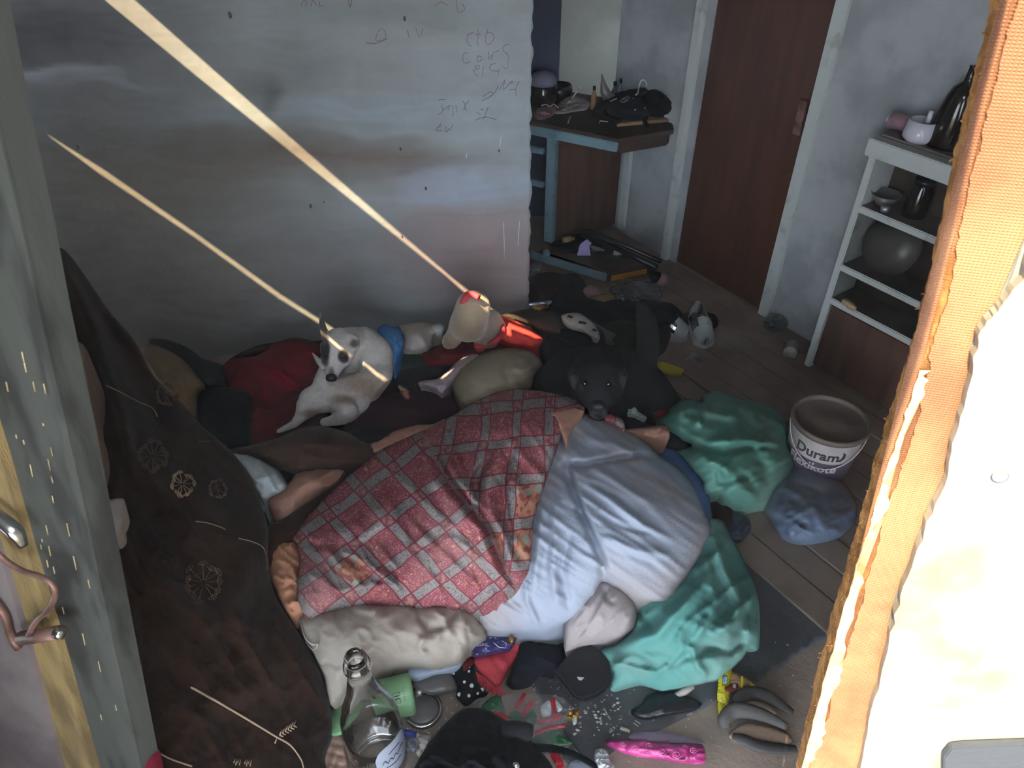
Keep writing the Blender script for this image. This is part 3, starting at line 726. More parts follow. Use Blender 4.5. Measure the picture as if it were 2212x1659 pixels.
# ------------------------------------------------------------------ DOOR ON THE LEFT (flaking green stile with latch)
gt, gb = PP(0, 262, (0, .60, 0), (0, 1, 0)), PP(310, 1659, (0, .50, 0), (0, 1, 0))
gd = np.array([1, -.35, 0]); gd /= np.linalg.norm(gd); gn = np.cross(gd, gt - gb); gn /= np.linalg.norm(gn); gn = gn if gn[1] < 0 else -gn
def PG(u, v, off=0.0): return PP(u, v, gt + gn * off, gn)
gr = [(-200, -560), (-95, -170), (0, 262), (52, 480), (99, 700), (150, 920), (200, 1150), (250, 1385), (310, 1659), (345, 1810)]
gpost = prism('door_stile', [PG(u, v) for u, v in smoothline(gr, 8)] + [PG(235, 1810), PG(200, 1659), (PG(125, 1400)), PG(62, 1200), PG(0, 985), PG(-120, 700), PG(-460, -560)], -gn * .03, m_post)
tag(gpost, 'flaking grey green wooden door stile leaning at the left edge', 'door')
prism('stile_edge', [PG(u, v, .0005) for u, v in smoothline([(x - 20, y) for x, y in gr], 6)] + [PG(u, v, .0005) for u, v in smoothline([(x - 1, y) for x, y in gr], 6)[::-1]], gn * .003, m_post, gpost)
random.seed(12)
fl = []
for i in range(30):
    y = random.uniform(750, 1650); xr = np.interp(y, [q[1] for q in gr], [q[0] for q in gr]); x = xr - random.choice([25, 45, 60, 95, 110]) - random.uniform(0, 12)
    L = random.uniform(6, 30); fl.append([PG(x, y, .001), PG(x + L * .22, y + L, .001)])
tubes('flaked_patch', fl, .0008, m_flake, gpost, sides=4, label='chips of pale bare wood')['kind'] = 'stuff'
pl = prism('raw_plank', [PG(u, v, .012) for u, v in ((-200, 300), (-60, 800), (0, 985), (62, 1200), (125, 1400), (200, 1659), (235, 1810), (160, 1810), (130, 1659), (60, 1400), (12, 1240), (-40, 1100), (-300, 600))], -gn * .02, m_rawwood)
tag(pl, 'raw yellow timber batten beside the flaking green stile', 'plank')
pl = prism('frame_board', [PG(u, v, .02) for u, v in ((-400, 1000), (-20, 1150), (12, 1240), (60, 1400), (130, 1659), (160, 1810), (-400, 1810))], -gn * .02, m_pinkwhite)
tag(pl, 'pinkish white painted frame board at the bottom left corner', 'board')
struct(slab('wall_skyblock', (1.55, -2.9, 0), (.08, 0, 0), (0, 3.5, 0), (0, 0, 2.05), m_front, bevel=0), 'added unseen wall blocking sky light from the right')  # unseen wall added outside to keep sky light off the left side
lt = T('latch', 'rusty bent wire latch with a bolt on the green stile', 'latch', PG(60, 1300, .03))
tube('hook', [PG(u, v, .035) for u, v in ((-30, 1165), (5, 1205), (45, 1232), (85, 1245), (112, 1262), (119, 1288), (103, 1318), (78, 1342), (62, 1372))], .0036, m_rust, lt, sm=6, sides=10)
tube('bolt', [PG(48, 1378, .03), PG(132, 1366, .03)], .0095, m_rust, lt, sides=12)
lathe('nut', [(.0001, .010), (.006, .010), (.0075, .006), (.0075, 0), (.0001, 0)], m_steel, PG(122, 1366, .036), gd, lt, seg=14)
tube('hasp', [PG(u, v, .03) for u, v in ((-40, 1085), (0, 1120), (35, 1150), (52, 1180))], [.006, .0085, .009, .005], m_steel, lt, sm=4, sides=12, flat=.6, label='pale steel hasp')
tube('staple', [PG(u, v, .028) for u, v in ((-20, 1290), (10, 1330), (22, 1372), (40, 1400))], .0055, m_rust, lt, sm=4, sides=10)

# ------------------------------------------------------------------ BACK AREA: counter, cabinet, things on it
CZ = .565; CB = .05
c0 = P(1335, 300, CZ); c1 = P(1145, 262, CZ); fd = (c1 - c0) / np.linalg.norm(c1 - c0); sd = np.array([-fd[1], fd[0], 0]); sd = sd if sd[1] > 0 else -sd
c2 = P(1456, 280, CZ)
cnt = T('kitchen_counter', 'sea blue painted counter frame with brown side panel and dark wooden top', 'counter', (*c0[:2], 0))
L0 = .62; DP = .40
top = prism('worktop', [c0 + sd * 0, c0 + fd * L0, c0 + fd * L0 + sd * DP, c0 + sd * DP * .9 + (c2 - c0) * .3, c2], (0, 0, -.018), m_darkwood, cnt, bevel=.002)
slab('fascia', c0 - np.array([0, 0, .052]) - sd * .004, fd * L0, sd * .02, (0, 0, .038), m_bluepaint, cnt)
slab('end_rail', c0 - np.array([0, 0, .066]) + sd * .02, (c2 - c0) * .86, sd * .03, (0, 0, .046), m_darkwood, cnt, label='dark brown end rail')
def cpost(u, v, w, z0=CB, z1=CZ - .05, m=m_bluepaint, name='post', dep=.03, off=.012):
    p = PP(u, v, c0 + sd * off, sd); slab(name, (p[0], p[1], z0), fd * -w, sd * dep, (0, 0, z1 - z0), m, cnt)
    return p
pp = cpost(1177, 420, .042)
for v in (333, 405):
    p = PP(1163, v, c0 + sd * .02, sd); slab('rail', p - fd * .02, fd * .35, sd * .02, (0, 0, .026), m_bluepaint, cnt)
q = PP(1192, 420, c0 + sd * .03, sd); slab('side_panel', (q[0], q[1], .02), sd * .34 - fd * .16, sd * .012, (0, 0, .50), m_panel, cnt, label='brown board side panel')
slab('back_panel', (q[0], q[1], .02) + sd * .36 + fd * .5, -fd * .9, sd * .01, (0, 0, .5), m_lilacwall, cnt, label='dull lilac back panel')
# white strip standing against the blue wall
s0 = colr(1366, 320); tag(wallrun('white_batten', s0 - er * .018, s0 + er * .022, .03, .53, .02, m_white, front=.03), 'chipped white batten standing below the counter end', 'batten')
# low shelf
LZ = .062
l0 = P(1312, 590, LZ); l1 = P(1165, 546, LZ); lf = (l1 - l0) / np.linalg.norm(l1 - l0); l2 = P(1412, 570, LZ); ls = l2 - l0
low = T('low_shelf', 'low blue edged shelf board with an amber strip on its end', 'shelf', (*l0[:2], 0))
prism('shelf_board', [l0, l0 + lf * .34, l0 + lf * .34 + ls * 1.3, l0 + ls * 1.05], (0, 0, -.012), m_darkwood, low)
fo = -np.array([-lf[1], lf[0], 0]); fo = fo if fo[1] < 0 else -fo
slab('front_edge', l0 + fo * .002 - np.array([0, 0, .042]), lf * .36, -fo * .02, (0, 0, .042), m_bluepaint, low)
slab('end_edge', l0 - np.array([0, 0, .045]), ls * 1.05, lf * .015, (0, 0, .040), m_brownpl, low)
sn = np.cross(ls, [0, 0, 1]); sn /= np.linalg.norm(sn); sn = sn if sn[1] < 0 else -sn
slab('amber_strip', l0 + ls * .08 - np.array([0, 0, .040]) + sn * .001, ls * .78, sn * .003, (0, 0, .026), m_yellowlab, low, label='amber yellow label strip')
tube('corner_post', [P(1185, 560, .0), P(1180, 545, .08)], .016, m_bluepaint, low)

def blob(name, poly, z, m, label, cat, puff=.03, group=None, step=6, **k):
    k.setdefault('thick', .02); o = soft(name, poly, z, m, puff, step, **k); return tag(o, label, cat, group)

# on the counter
kk = CZ
cup = T('peaked_hat', 'black cap with a small oval emblem lying on the counter', 'cap', P(1355, 245, kk))
o = soft('crown', [(1308, 232), (1320, 205), (1345, 200), (1375, 203), (1398, 215), (1405, 235), (1398, 252), (1370, 256), (1335, 254), (1315, 248)], kk + .02, m_navy, .10, 4, parent=cup, key='cap', thick=.02, wr=[(.006, 14, 10, 3)])
soft('peak', [(1280, 240), (1290, 230), (1312, 228), (1318, 248), (1345, 255), (1330, 262), (1298, 252)], kk + .015, m_black, .02, 4, parent=cup, thick=.012)
def onsurf(key, pts, e=.004): return [P(u, v, zat(key, u, v) + e) for u, v in pts]
E1 = [(1351 + 10.5 * math.cos(a) * .95 - 2.2 * math.sin(a), 214.5 + 5.6 * math.sin(a) - 3.2 * math.cos(a)) for a in np.linspace(0, 2 * math.pi, 22)]
tubes('emblem', [onsurf('cap', E1), onsurf('cap', [(1345, 217), (1349, 213), (1352, 218), (1356, 212)]), onsurf('cap', [(1347, 214), (1353, 211), (1358, 210)])], .0011, m_logolight, cup, label='pale oval emblem')
for i, (u, v) in enumerate(((1368, 213), (1383, 213), (1372, 237), (1393, 234))):
    c = onsurf('cap', [(u, v)], .002)[0]; lathe('eyelet', [(.0001, .002), (.003, .001), (.003, 0)], m_logolight, c, (0, -.5, .8), cup, seg=8)
bag = blob('black_bag', [(1382, 200), (1400, 178), (1418, 167), (1436, 168), (1448, 180), (1458, 190), (1458, 215), (1454, 236), (1446, 246), (1420, 250), (1400, 245), (1388, 225)], kk + .02, m_black, 'black soft bag slumped on the right end of the counter', 'bag', .085, thick=.03, wr=[(.012, 16, 50, 2)])
tube('strap', [P(1398, 250, kk + .03), P(1393, 262, kk + .015), P(1400, 275, kk - .0), P(1404, 283, kk - .03)], .009, m_black, bag, flat=.4, sm=3)
blob('black_garment', [(1282, 238), (1300, 215), (1340, 196), (1375, 186), (1400, 175), (1410, 195), (1390, 215), (1350, 218), (1315, 235), (1300, 250)], kk + .02, m_charcoal, 'dark crumpled garment pushed behind the black cap', 'garment', .08, wr=[(.01, 14, 30, 3)])
tag(tube('coat_hanger', [P(1397, 186, kk + .17), P(1396, 178, kk + .185), P(1390, 173, kk + .19), P(1384, 176, kk + .19), P(1380, 188, kk + .17), P(1378, 200, kk + .13), P(1372, 206, kk + .12)], .0026, m_logolight, sm=5), 'white hanger hook sticking up behind the black bag', 'hanger')
tag(tube('coat_hanger', [P(1255, 192, kk + .09), P(1252, 186, kk + .1), P(1248, 190, kk + .09), P(1246, 198, kk + .08), P(1236, 212, kk + .05), P(1222, 236, kk + .03), P(1216, 240, kk + .02)], .0024, m_logolight, sm=5), 'white wire hanger hook leaning over the papers on the counter', 'hanger')
tag(tube('white_string', [P(1232, 252, kk + .005), P(1228, 262, kk + .003), P(1225, 275, kk - .01), P(1221, 288, kk - .04)], .0026, m_logolight, sm=4), 'white cord end dangling over the front of the counter', 'cord')
tag(tube('white_string', [P(1169, 228, kk + .03), P(1180, 226, kk + .035), P(1188, 230, kk + .03), P(1197, 225, kk + .035), P(1205, 232, kk + .03), P(1213, 224, kk + .03), P(1223, 229, kk + .03)], .0022, m_logolight, sm=5), 'wavy pale cord lying on crumpled paper', 'cord')
tag(tube('white_rod', [P(1313, 221, kk + .08), P(1332, 213, kk + .1)], .0022, m_logolight), 'thin white rod resting on the cap peak', 'rod')
tag(tubes('wire_clip', [[P(1295, 266, kk + .004), P(1296, 261, kk + .006), P(1330, 264, kk + .004)]], .0022, m_logolight), 'bent white wire lying near the counter edge', 'wire')
blob('crumpled_paper', [(1152, 246), (1165, 232), (1190, 228), (1205, 230), (1198, 244), (1180, 254), (1160, 257)], kk + .004, m_pinkcl, 'greyish pink crumpled paper at the left end of the counter', 'paper', .035, flat=True, wr=[(.02, 9, 20, 3)], step=4)
blob('crumpled_paper', [(1196, 240), (1215, 216), (1232, 205), (1262, 214), (1275, 222), (1268, 234), (1240, 238), (1215, 243)], kk + .006, m_greywhite, 'off white crumpled paper under the leaning hanger', 'paper', .04, flat=True, wr=[(.025, 9, -20, 3)], step=4)
dome = T('storage_jar', 'round dark glass jar with a lilac lid beside the partition', 'jar', P(1172, 222, kk))
lathe('body', [(.001, 0), (.058, 0), (.064, .02), (.062, .07), (.055, .08)], m_darkglass, P(1172, 222, kk), parent=dome, seg=28)
lathe('lid', [(.057, .078), (.058, .095), (.045, .115), (.02, .124), (.001, .126)], m_lilacwall, P(1172, 222, kk), parent=dome, seg=28)
tag(lathe('pot', [(.001, 0), (.05, 0), (.055, .04), (.05, .06), (.046, .06), (.046, .02), (.001, .02)], m_blackpl, P(1208, 214, kk), seg=26), 'small black pot behind the crumpled papers', 'pot')
hb = P(1310, 220, kk)
tag(tube('curved_horn', [P(1335, 226, kk + .02), P(1318, 216, kk + .06), P(1306, 196, kk + .10), P(1300, 160, kk + .16)], [.03, .026, .018, .002], m_leadgrey, sm=5, sides=12), 'grey curved pointed piece standing behind the cap', 'ornament')
for i, (u, v, h, r, mm, lab) in enumerate(((1281, 236, .09, .012, m_cardb, 'short brown bottle left of the cap'), (1303, 236, .09, .011, m_blackpl, 'tall black bottle just left of the cap'), (1325, 226, .09, .013, m_leadgrey, 'grey bottle behind the cap peak'), (1337, 222, .095, .010, m_silver, 'silvery bottle behind the cap emblem'))):
    bo = tag(lathe('small_bottle', [(.001, 0), (r, 0), (r, h * .6), (r * .45, h * .78), (r * .45, h * .95), (.001, h * .95)], mm, P(u, v, kk), seg=18), lab, 'bottle', 'bottles on the counter')
    lathe('cap', [(r * .55, 0), (r * .55, h * .16), (.001, h * .17)], m_blackpl, P(u, v, kk) + np.array([0, 0, h * .86]), parent=bo, seg=14)
for i, (dz, s, lab, mm) in enumerate(((0.0, 1.0, 'tan wooden board on the counter end, upper one', m_tanwood), (-.0, 1.0, 'tan wooden board on the counter end, lower one', m_cardb))):
    z = kk + .012 - i * .016; a = P(1332, 268 + i * 12, z); b = P(1457, 256 + i * 14, z)
    tag(slab('wooden_board', a, b - a, sd * .09, (0, 0, -.013), mm, bevel=.003), lab, 'board')
# cable pipe on the far wall and shallow lines of the wardrobe side
fw = np.array([0, 3.55, 0])
tag(tube('wall_conduit', [PP(1431, -60, fw, (0, 1, 0)), PP(1420, 86, fw, (0, 1, 0))], .009, m_leadgrey), 'thin grey conduit hanging down the dark far wall', 'pipe')
wr0 = PP(1212, 0, np.array([0, 3.3, 0]), (0, 1, 0))
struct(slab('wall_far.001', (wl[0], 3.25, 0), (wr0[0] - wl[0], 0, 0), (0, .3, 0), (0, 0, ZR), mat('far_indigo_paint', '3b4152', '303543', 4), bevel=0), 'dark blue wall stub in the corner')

# on the low shelf
kz = LZ + .003
tag(lathe('black_plate', [(.001, .004), (.028, .004), (.05, .012), (.052, .012), (.032, 0), (.001, 0)], m_blackpl, P(1318, 552, kz), seg=30), 'shiny black plate on the low shelf', 'plate')
o = prism('torn_card', [P(u, v, z) for u, v, z in ((1247, 552, kz), (1248, 538, kz + .012), (1258, 533, kz + .03), (1254, 527, kz + .04), (1268, 517, kz + .058), (1278, 525, kz + .05), (1273, 533, kz + .034), (1276, 552, kz))], (0, .002, 0), m_lilac)
tag(o, 'lilac torn card standing on the low shelf', 'card')
tag(tube('black_rod', [P(1242, 500, kz + .05), P(1275, 497, kz + .07), P(1428, 565, kz + .06)], .009, m_blackpl, sides=10), 'long black rod lying across the low shelf, upper one', 'rod')
tag(tube('black_rod', [P(1255, 505, kz + .03), P(1330, 535, kz + .04), P(1418, 578, kz + .035)], .012, m_blackpl, sides=10), 'thicker black rod lying across the low shelf, lower one', 'rod')
for (u1, v1, u2, v2, r, mm, lab) in ((1216, 520, 1240, 515, .014, m_cardb, 'small tan bottle lying on the low shelf'), (1276, 536, 1305, 541, .011, m_leadgrey, 'grey tube lying behind the lilac card'), (1326, 546, 1342, 549, .010, m_whitepl, 'pale tub lying behind the black plate'), (1345, 553, 1362, 553, .008, m_oliveb, 'dark small bottle near the shelf end')):
    a, b = P(u1, v1, kz + r), P(u2, v2, kz + r); d = b - a; L = np.linalg.norm(d)
    bo = tag(lathe('small_bottle', [(.001, 0), (r, 0), (r, L * .7), (r * .5, L * .8), (r * .5, L), (.001, L)], mm, a, d, seg=16), lab, 'bottle', 'bottles on the low shelf')
blob('dark_rag', [(1190, 528), (1230, 520), (1262, 505), (1290, 520), (1300, 535), (1260, 545), (1215, 545)], kz, m_black, 'black rag on the back of the low shelf', 'rag', .02, wr=[(.006, 10, 20, 2)], step=5)

# ------------------------------------------------------------------ SHELF UNIT ON THE RIGHT
def SH(u, v): return PP(u, v, np.array([*R0, 0]), np.array([*nr, 0]))
su = T('shelf_unit', 'white framed shelf unit with chipped paint along the right wall', 'shelf unit', (*R0, 0))
n3_ = np.array([*nr, 0]); W_ = .95; zt = SH(1885, 297)[2]
fz = [SH(1850, 455)[2], SH(1800, 575)[2], SH(1776, 645)[2]]
D_ = .13
slab('side_panel', (*R0, 0) + n3_ * 0, e3 * .022, -n3_ * D_, (0, 0, zt - .02), m_white, su)
slab('side_panel', (*R0, 0) + e3 * (W_ - .022), e3 * .022, -n3_ * D_, (0, 0, zt - .02), m_white, su)
slab('top_board', (*R0, zt - .05) + n3_ * .012 - e3 * .01, e3 * (W_ + .02), -n3_ * (D_ + .01), (0, 0, .05), m_white, su)
slab('top_slab', (*R0, zt) + n3_ * .004 + e3 * .012, e3 * (W_ - .02), -n3_ * (D_), (0, 0, .018), m_leadgrey, su, bevel=.006, label='dirty grey slab on top')
for z in fz:
    slab('shelf_board', (*R0, z) + e3 * .02, e3 * (W_ - .04), -n3_ * D_, (0, 0, .018), m_leadgrey, su)
    slab('front_lip', (*R0, z - .002) + e3 * .02 + n3_ * .004, e3 * (W_ - .04), -n3_ * .008, (0, 0, .022), m_white, su, label='white painted front lip')
slab('back_panel', (*R0, .01) - n3_ * (D_ - .006), e3 * W_, -n3_ * .006, (0, 0, zt - .05), m_brownpl, su)
slab('lower_door', (*R0, .02) + e3 * .025 - n3_ * .01, e3 * (W_ - .05), -n3_ * .015, (0, 0, fz[2] - .03), m_panel, su, label='brown lower door')
slab('glass_pane', (*R0, fz[2] + .02) + e3 * .022 - n3_ * .004, e3 * (W_ - .044), -n3_ * .003, (0, 0, fz[0] - fz[2] - .02), m_pane, su, bevel=0)
random.seed(8)
def SO(u, v, z, back=.05):
    """place on a level shelf z, `back` behind the unit's front, seen under u"""
    r = PP(u, v, np.array([*(R0 - nr * back), 0]), np.array([*nr, 0])); return np.array([r[0], r[1], z])
zs = zt + .018
bw = T('white_bowl', 'small glazed white pot on top of the shelf unit', 'pot', SO(1995, 265, zs, .03))
lathe('body', [(.001, .0), (.03, .0), (.043, .012), (.044, .024), (.037, .058), (.033, .058), (.038, .024), (.03, .008), (.001, .006)], m_cup, SO(1995, 265, zs, .03), parent=bw)
lathe('handle', [(.007, 0), (.0065, .03), (.001, .031)], m_cup, SO(2006, 258, zs + .055, .03), parent=bw, seg=14)
a = SO(1925, 250, zs + .022, .06); tn = T('tin_can', 'small tin lying on its side behind the white pot', 'tin', a)
lathe('body', [(.001, 0), (.021, 0), (.022, .004), (.022, .075), (.021, .08), (.001, .08)], m_tin, a - e3 * .0, e3, tn, seg=26)
lathe('rim', [(.0225, 0), (.0235, .002), (.0225, .004), (.021, .004)], m_silver, a - e3 * .0, e3, tn, seg=26)
jb = T('dark_bottle', 'large dark conical bottle with a narrow neck on top of the shelf unit', 'bottle', SO(2065, 250, zs, .07))
lathe('body', [(.001, 0), (.055, 0), (.06, .01), (.038, .13), (.03, .15), (.012, .165), (.010, .20), (.012, .205), (.001, .205)], m_darkglass, SO(2065, 250, zs, .07), parent=jb)
jb2 = T('dark_jar', 'dark glass jar on the upper shelf of the white unit', 'jar', SO(1985, 430, fz[0] + .02, .07))
lathe('body', [(.001, 0), (.032, 0), (.034, .01), (.034, .075), (.026, .09), (.026, .1), (.001, .1)], m_darkglass, SO(1985, 430, fz[0] + .02, .07), parent=jb2)
lathe('lid', [(.028, .098), (.028, .112), (.001, .113)], m_blackpl, SO(1985, 430, fz[0] + .02, .07), parent=jb2)
tag(lathe('glass_bowl', [(.001, 0), (.02, 0), (.042, .035), (.044, .035), (.024, 0), (.02, -.001)], m_leadgrey, SO(1915, 420, fz[0] + .021, .06)), 'grey green bowl on the upper shelf of the white unit', 'bowl')
tag(lathe('clear_plug', [(.001, 0), (.012, 0), (.013, .016), (.001, .016)], m_silver, SO(1913, 448, fz[0] + .021, .02), seg=16), 'small clear cap at the front of the upper shelf', 'cap')
tag(lathe('round_tray', [(.001, 0), (.085, 0), (.09, .006), (.09, .01), (.001, .008)], m_leadgrey, SO(1925, 540, fz[1] + .10, .085), (nr[0] * 1, nr[1] * 1, .35), seg=40), 'round dark tray leaning inside the unit behind the glass', 'tray')
random.seed(4)
pz = SO(1838, 655, fz[2] + .02, .0)
tag(soft('crumb_of_plaster', [(1818, 648), (1828, 643), (1840, 650), (1852, 662), (1848, 668), (1832, 662)], float(SH(1835, 656)[2]), m_peel, .012, 3, thick=.01), 'yellowish lump of plaster on the lowest shelf edge', 'plaster lump')

# ------------------------------------------------------------------ BEDDING AND HEAP
# lowest layers
tag(soft('linoleum_sheet', [(1120, 1330), (1300, 1300), (1520, 1230), (1640, 1120), (1800, 1120), (1900, 1250), (1880, 1330), (1740, 1405), (1640, 1475), (1560, 1500), (1530, 1528), (1478, 1552), (1400, 1588), (1350, 1604), (1305, 1640), (1255, 1680), (1215, 1640), (1200, 1560), (1160, 1500), (1120, 1430)], .0022, m_lino, .001, 14, thick=.0016, wob=3, smooth=False),
    'worn dark grey linoleum sheet on the floor below the teal cloth', 'linoleum')
hp = tag(soft('maroon_blanket', [(420, 930), (470, 800), (560, 745), (700, 735), (860, 720), (1000, 720), (1120, 735), (1200, 745), (1300, 760), (1420, 800), (1470, 860), (1500, 900), (1580, 1080), (1560, 1160), (1400, 1260), (1100, 1300), (700, 1300), (520, 1150), (430, 1040)], .05, m_maroon, .055, 12, power=.3, thick=.05,
    wr=[(.02, 60, 20, 3), (.008, 25, -30, 3)]), 'dark maroon blanket spread under the dogs and the quilt', 'blanket')
tag(soft('dark_mattress', [(700, 1150), (900, 1330), (1180, 1360), (1330, 1400), (1420, 1400), (1480, 1300), (1450, 1150), (1300, 1000), (1000, 950), (760, 1050)], .03, mat('slate_ticking', '3a424b', '2d343c', 6), .04, 14, power=.3, thick=.03), 'slate grey mattress corner peeking out below the white duvet', 'mattress')
blob('red_fleece', [(478, 800), (500, 775), (555, 768), (590, 742), (640, 730), (690, 745), (705, 800), (690, 835), (650, 850), (600, 885), (560, 905), (545, 925), (548, 880), (500, 850)], [(480, 810, .10), (640, 735, .14), (700, 800, .1), (560, 910, .10)], m_red, 'dark red fleece bundled behind the white dog', 'blanket', .10, step=7, wr=[(.03, 40, 35, 2.5), (.01, 16, -10, 2)], thick=.07)
blob('red_blanket_end', [(470, 860), (560, 830), (640, 850), (650, 880), (600, 935), (560, 960), (500, 968), (480, 940)], .11, m_darkred, 'dark red blanket end below the white dog', 'blanket', .04, step=7, wr=[(.02, 30, -30, 3)], thick=.06)
blob('black_cushion', [(425, 850), (440, 832), (490, 836), (540, 842), (548, 870), (542, 930), (545, 966), (505, 972), (470, 968), (435, 930), (422, 890)], .15, m_black, 'black fluffy cushion between brown fleece and red fleece', 'cushion', .09, step=6, wr=[(.008, 12, 0, 1)], thick=.10)
blob('dark_sleeve', [(320, 735), (350, 732), (400, 748), (440, 775), (480, 790), (478, 830), (440, 836), (400, 800), (350, 765)], .17, m_charcoal, 'dark sleeve lying along the foot of the partition', 'garment', .05, step=6, thick=.1, wr=[(.01, 16, 30, 2)])
blob('ochre_cushion', [(310, 745), (345, 748), (395, 775), (430, 815), (443, 835), (425, 850), (420, 900), (370, 900), (330, 840), (300, 790)], .20, mat('ochre_cotton', '6e5a40', '5a4731', 7, bump=.3), 'dull ochre cushion half hidden under the brown fleece', 'cushion', .09, step=7, thick=.15, wr=[(.012, 24, 50, 3)])
# brown fleece throw over the piled left side
FZ = [(75, 540, .66), (180, 590, .62), (330, 760, .46), (440, 900, .34), (560, 1080, .27), (600, 1250, .22), (700, 1450, .10), (720, 1540, .03), (690, 1700, .02), (300, 1700, .30), (200, 1200, .45), (100, 800, .60), (450, 1200, .34), (450, 1500, .26), (330, 1000, .45), (20, 640, .66), (250, 1450, .38)]
fle = blob('fleece_throw', [(78, 548), (105, 532), (140, 540), (178, 588), (236, 672), (290, 735), (335, 815), (400, 880), (432, 915), (500, 975), (540, 1030), (575, 1120), (578, 1180), (583, 1250), (604, 1305), (650, 1375), (688, 1440), (712, 1520), (718, 1590), (702, 1640), (700, 1760), (260, 1760), (150, 1300), (90, 1100), (40, 820), (30, 640)],
    FZ, m_fleece, 'large dark brown fleece throw printed with pale umbel flowers, heaped along the left', 'throw', .04, step=8, power=.4, thick=.12, key='fleece',
    folds=[([(130, 560), (200, 700), (265, 900), (290, 1040)], 16, .03), ([(200, 640), (300, 820), (380, 1000)], 22, -.02), ([(240, 1190), (330, 1250), (430, 1330), (520, 1370)], 26, .02), ([(255, 1000), (230, 1150), (270, 1300), (300, 1500)], 22, .03),
           ([(560, 1180), (500, 1300), (560, 1420), (640, 1500)], 30, .022), ([(330, 1420), (420, 1500), (520, 1600)], 26, -.02), ([(420, 1560), (480, 1500), (600, 1470)], 24, .015)],
    wr=[(.020, 60, 60, 2.5), (.009, 26, 40, 2), (.003, 10, 0, 1.3)])
def fs(u, v, e=.0035): return P(u, v, zat('fleece', u, v) + e)
def umbel(u, v, r, mt, seed, nm='flower_print'):
    rr = random.Random(seed); L = []
    for i in range(11):
        a = 2 * math.pi * i / 11 + rr.uniform(-.15, .15); q = r * rr.uniform(.62, .86); x, y = u + q * math.cos(a), v + q * math.sin(a)
        L.append([fs(u + r * .12 * math.cos(a), v + r * .12 * math.sin(a)), fs(x, y)])
        for j in range(5):
            b = a + (j - 2) * .55; L.append([fs(x, y), fs(x + r * .22 * math.cos(b), v + (y - v) + r * .22 * math.sin(b))])
            cx, cy = x + r * .24 * math.cos(b), y + r * .24 * math.sin(b); L.append([fs(cx - 2, cy), fs(cx + 2, cy + 1)]); L.append([fs(cx, cy - 2), fs(cx + .5, cy + 2)])
    o = tubes(nm, L, .0009, mt, fle, sides=4, flat=.5); o['kind'] = 'stuff'; return o
umbel(394, 1046, 27, m_print, 1); umbel(360, 852, 24, m_printdim, 2); umbel(330, 985, 34, m_printdim, 3); umbel(440, 1258, 44, m_printdim, 4); umbel(470, 1055, 20, m_printdim, 5)
def stem(pts, w, mt):
    pts = smoothline(pts, 6); tube('stem_print', [fs(u, v) for u, v in pts], w, mt, fle, sides=6, flat=.5)
stem([(228, 832), (258, 846), (300, 868), (330, 882), (340, 900)], .0017, m_print); stem([(412, 1484), (460, 1510), (520, 1545), (570, 1575), (598, 1592), (628, 1610), (650, 1640), (656, 1659)], .0024, m_stem)
stem([(516, 1163), (545, 1170), (568, 1182), (576, 1205), (577, 1230)], .0014, m_print); stem([(422, 1126), (450, 1130), (475, 1138), (488, 1144)], .0012, m_print); stem([(335, 1622), (370, 1640), (415, 1655)], .0016, m_print)
stem([(430, 955), (455, 953)], .001, m_print)
lv = []
for i in range(6):
    x, y = 604 + i * 6, 1588 - i * 4; lv.append([fs(x, y), fs(x + 5, y - 12)]); lv.append([fs(x, y), fs(x + 8, y + 3)])
lv += [[fs(598, 1592), fs(594, 1606)]]
o = tubes('leaf_print', lv, .0016, m_stem, fle, sides=5, flat=.4); o['kind'] = 'stuff'
for i, (cu, cv) in enumerate(((505, 1648), (528, 1650))):
    tubes('leaf_print', [[fs(cu + 4 * j, cv + (j % 2) * 5), fs(cu + 4 * j + 3, cv - 9)] for j in range(4)], .0012, m_print, fle, sides=5, flat=.4)['kind'] = 'stuff'
# things glimpsed between stile and fleece
blob('pink_quilt_roll', [(122, 742), (170, 738), (190, 760), (195, 800), (205, 880), (225, 960), (236, 1040), (215, 1075), (180, 1060), (160, 980), (140, 880), (124, 800)], [(122, 742, .66), (190, 760, .67), (236, 1040, .54), (180, 1060, .52)], mat('beige_pink_cotton', '756156', '63514a', 6, bump=.3), 'beige pink rolled quilt between the green stile and the brown fleece', 'quilt', .06, step=7, thick=.1, wr=[(.012, 26, 70, 2)])
blob('white_cloth_corner', [(206, 1098), (235, 1080), (268, 1078), (270, 1110), (262, 1150), (240, 1165), (218, 1140)], .57, m_greywhite, 'white cloth corner poking out beside the brown fleece', 'cloth', .02, step=6, thick=.04)
blob('crimson_cloth', [(308, 1612), (322, 1606), (345, 1622), (352, 1659), (350, 1720), (310, 1720), (306, 1660)], .44, mat('crimson', '8a1730', '6d1226', 8), 'crimson cloth at the foot of the green stile', 'cloth', .02, step=6)

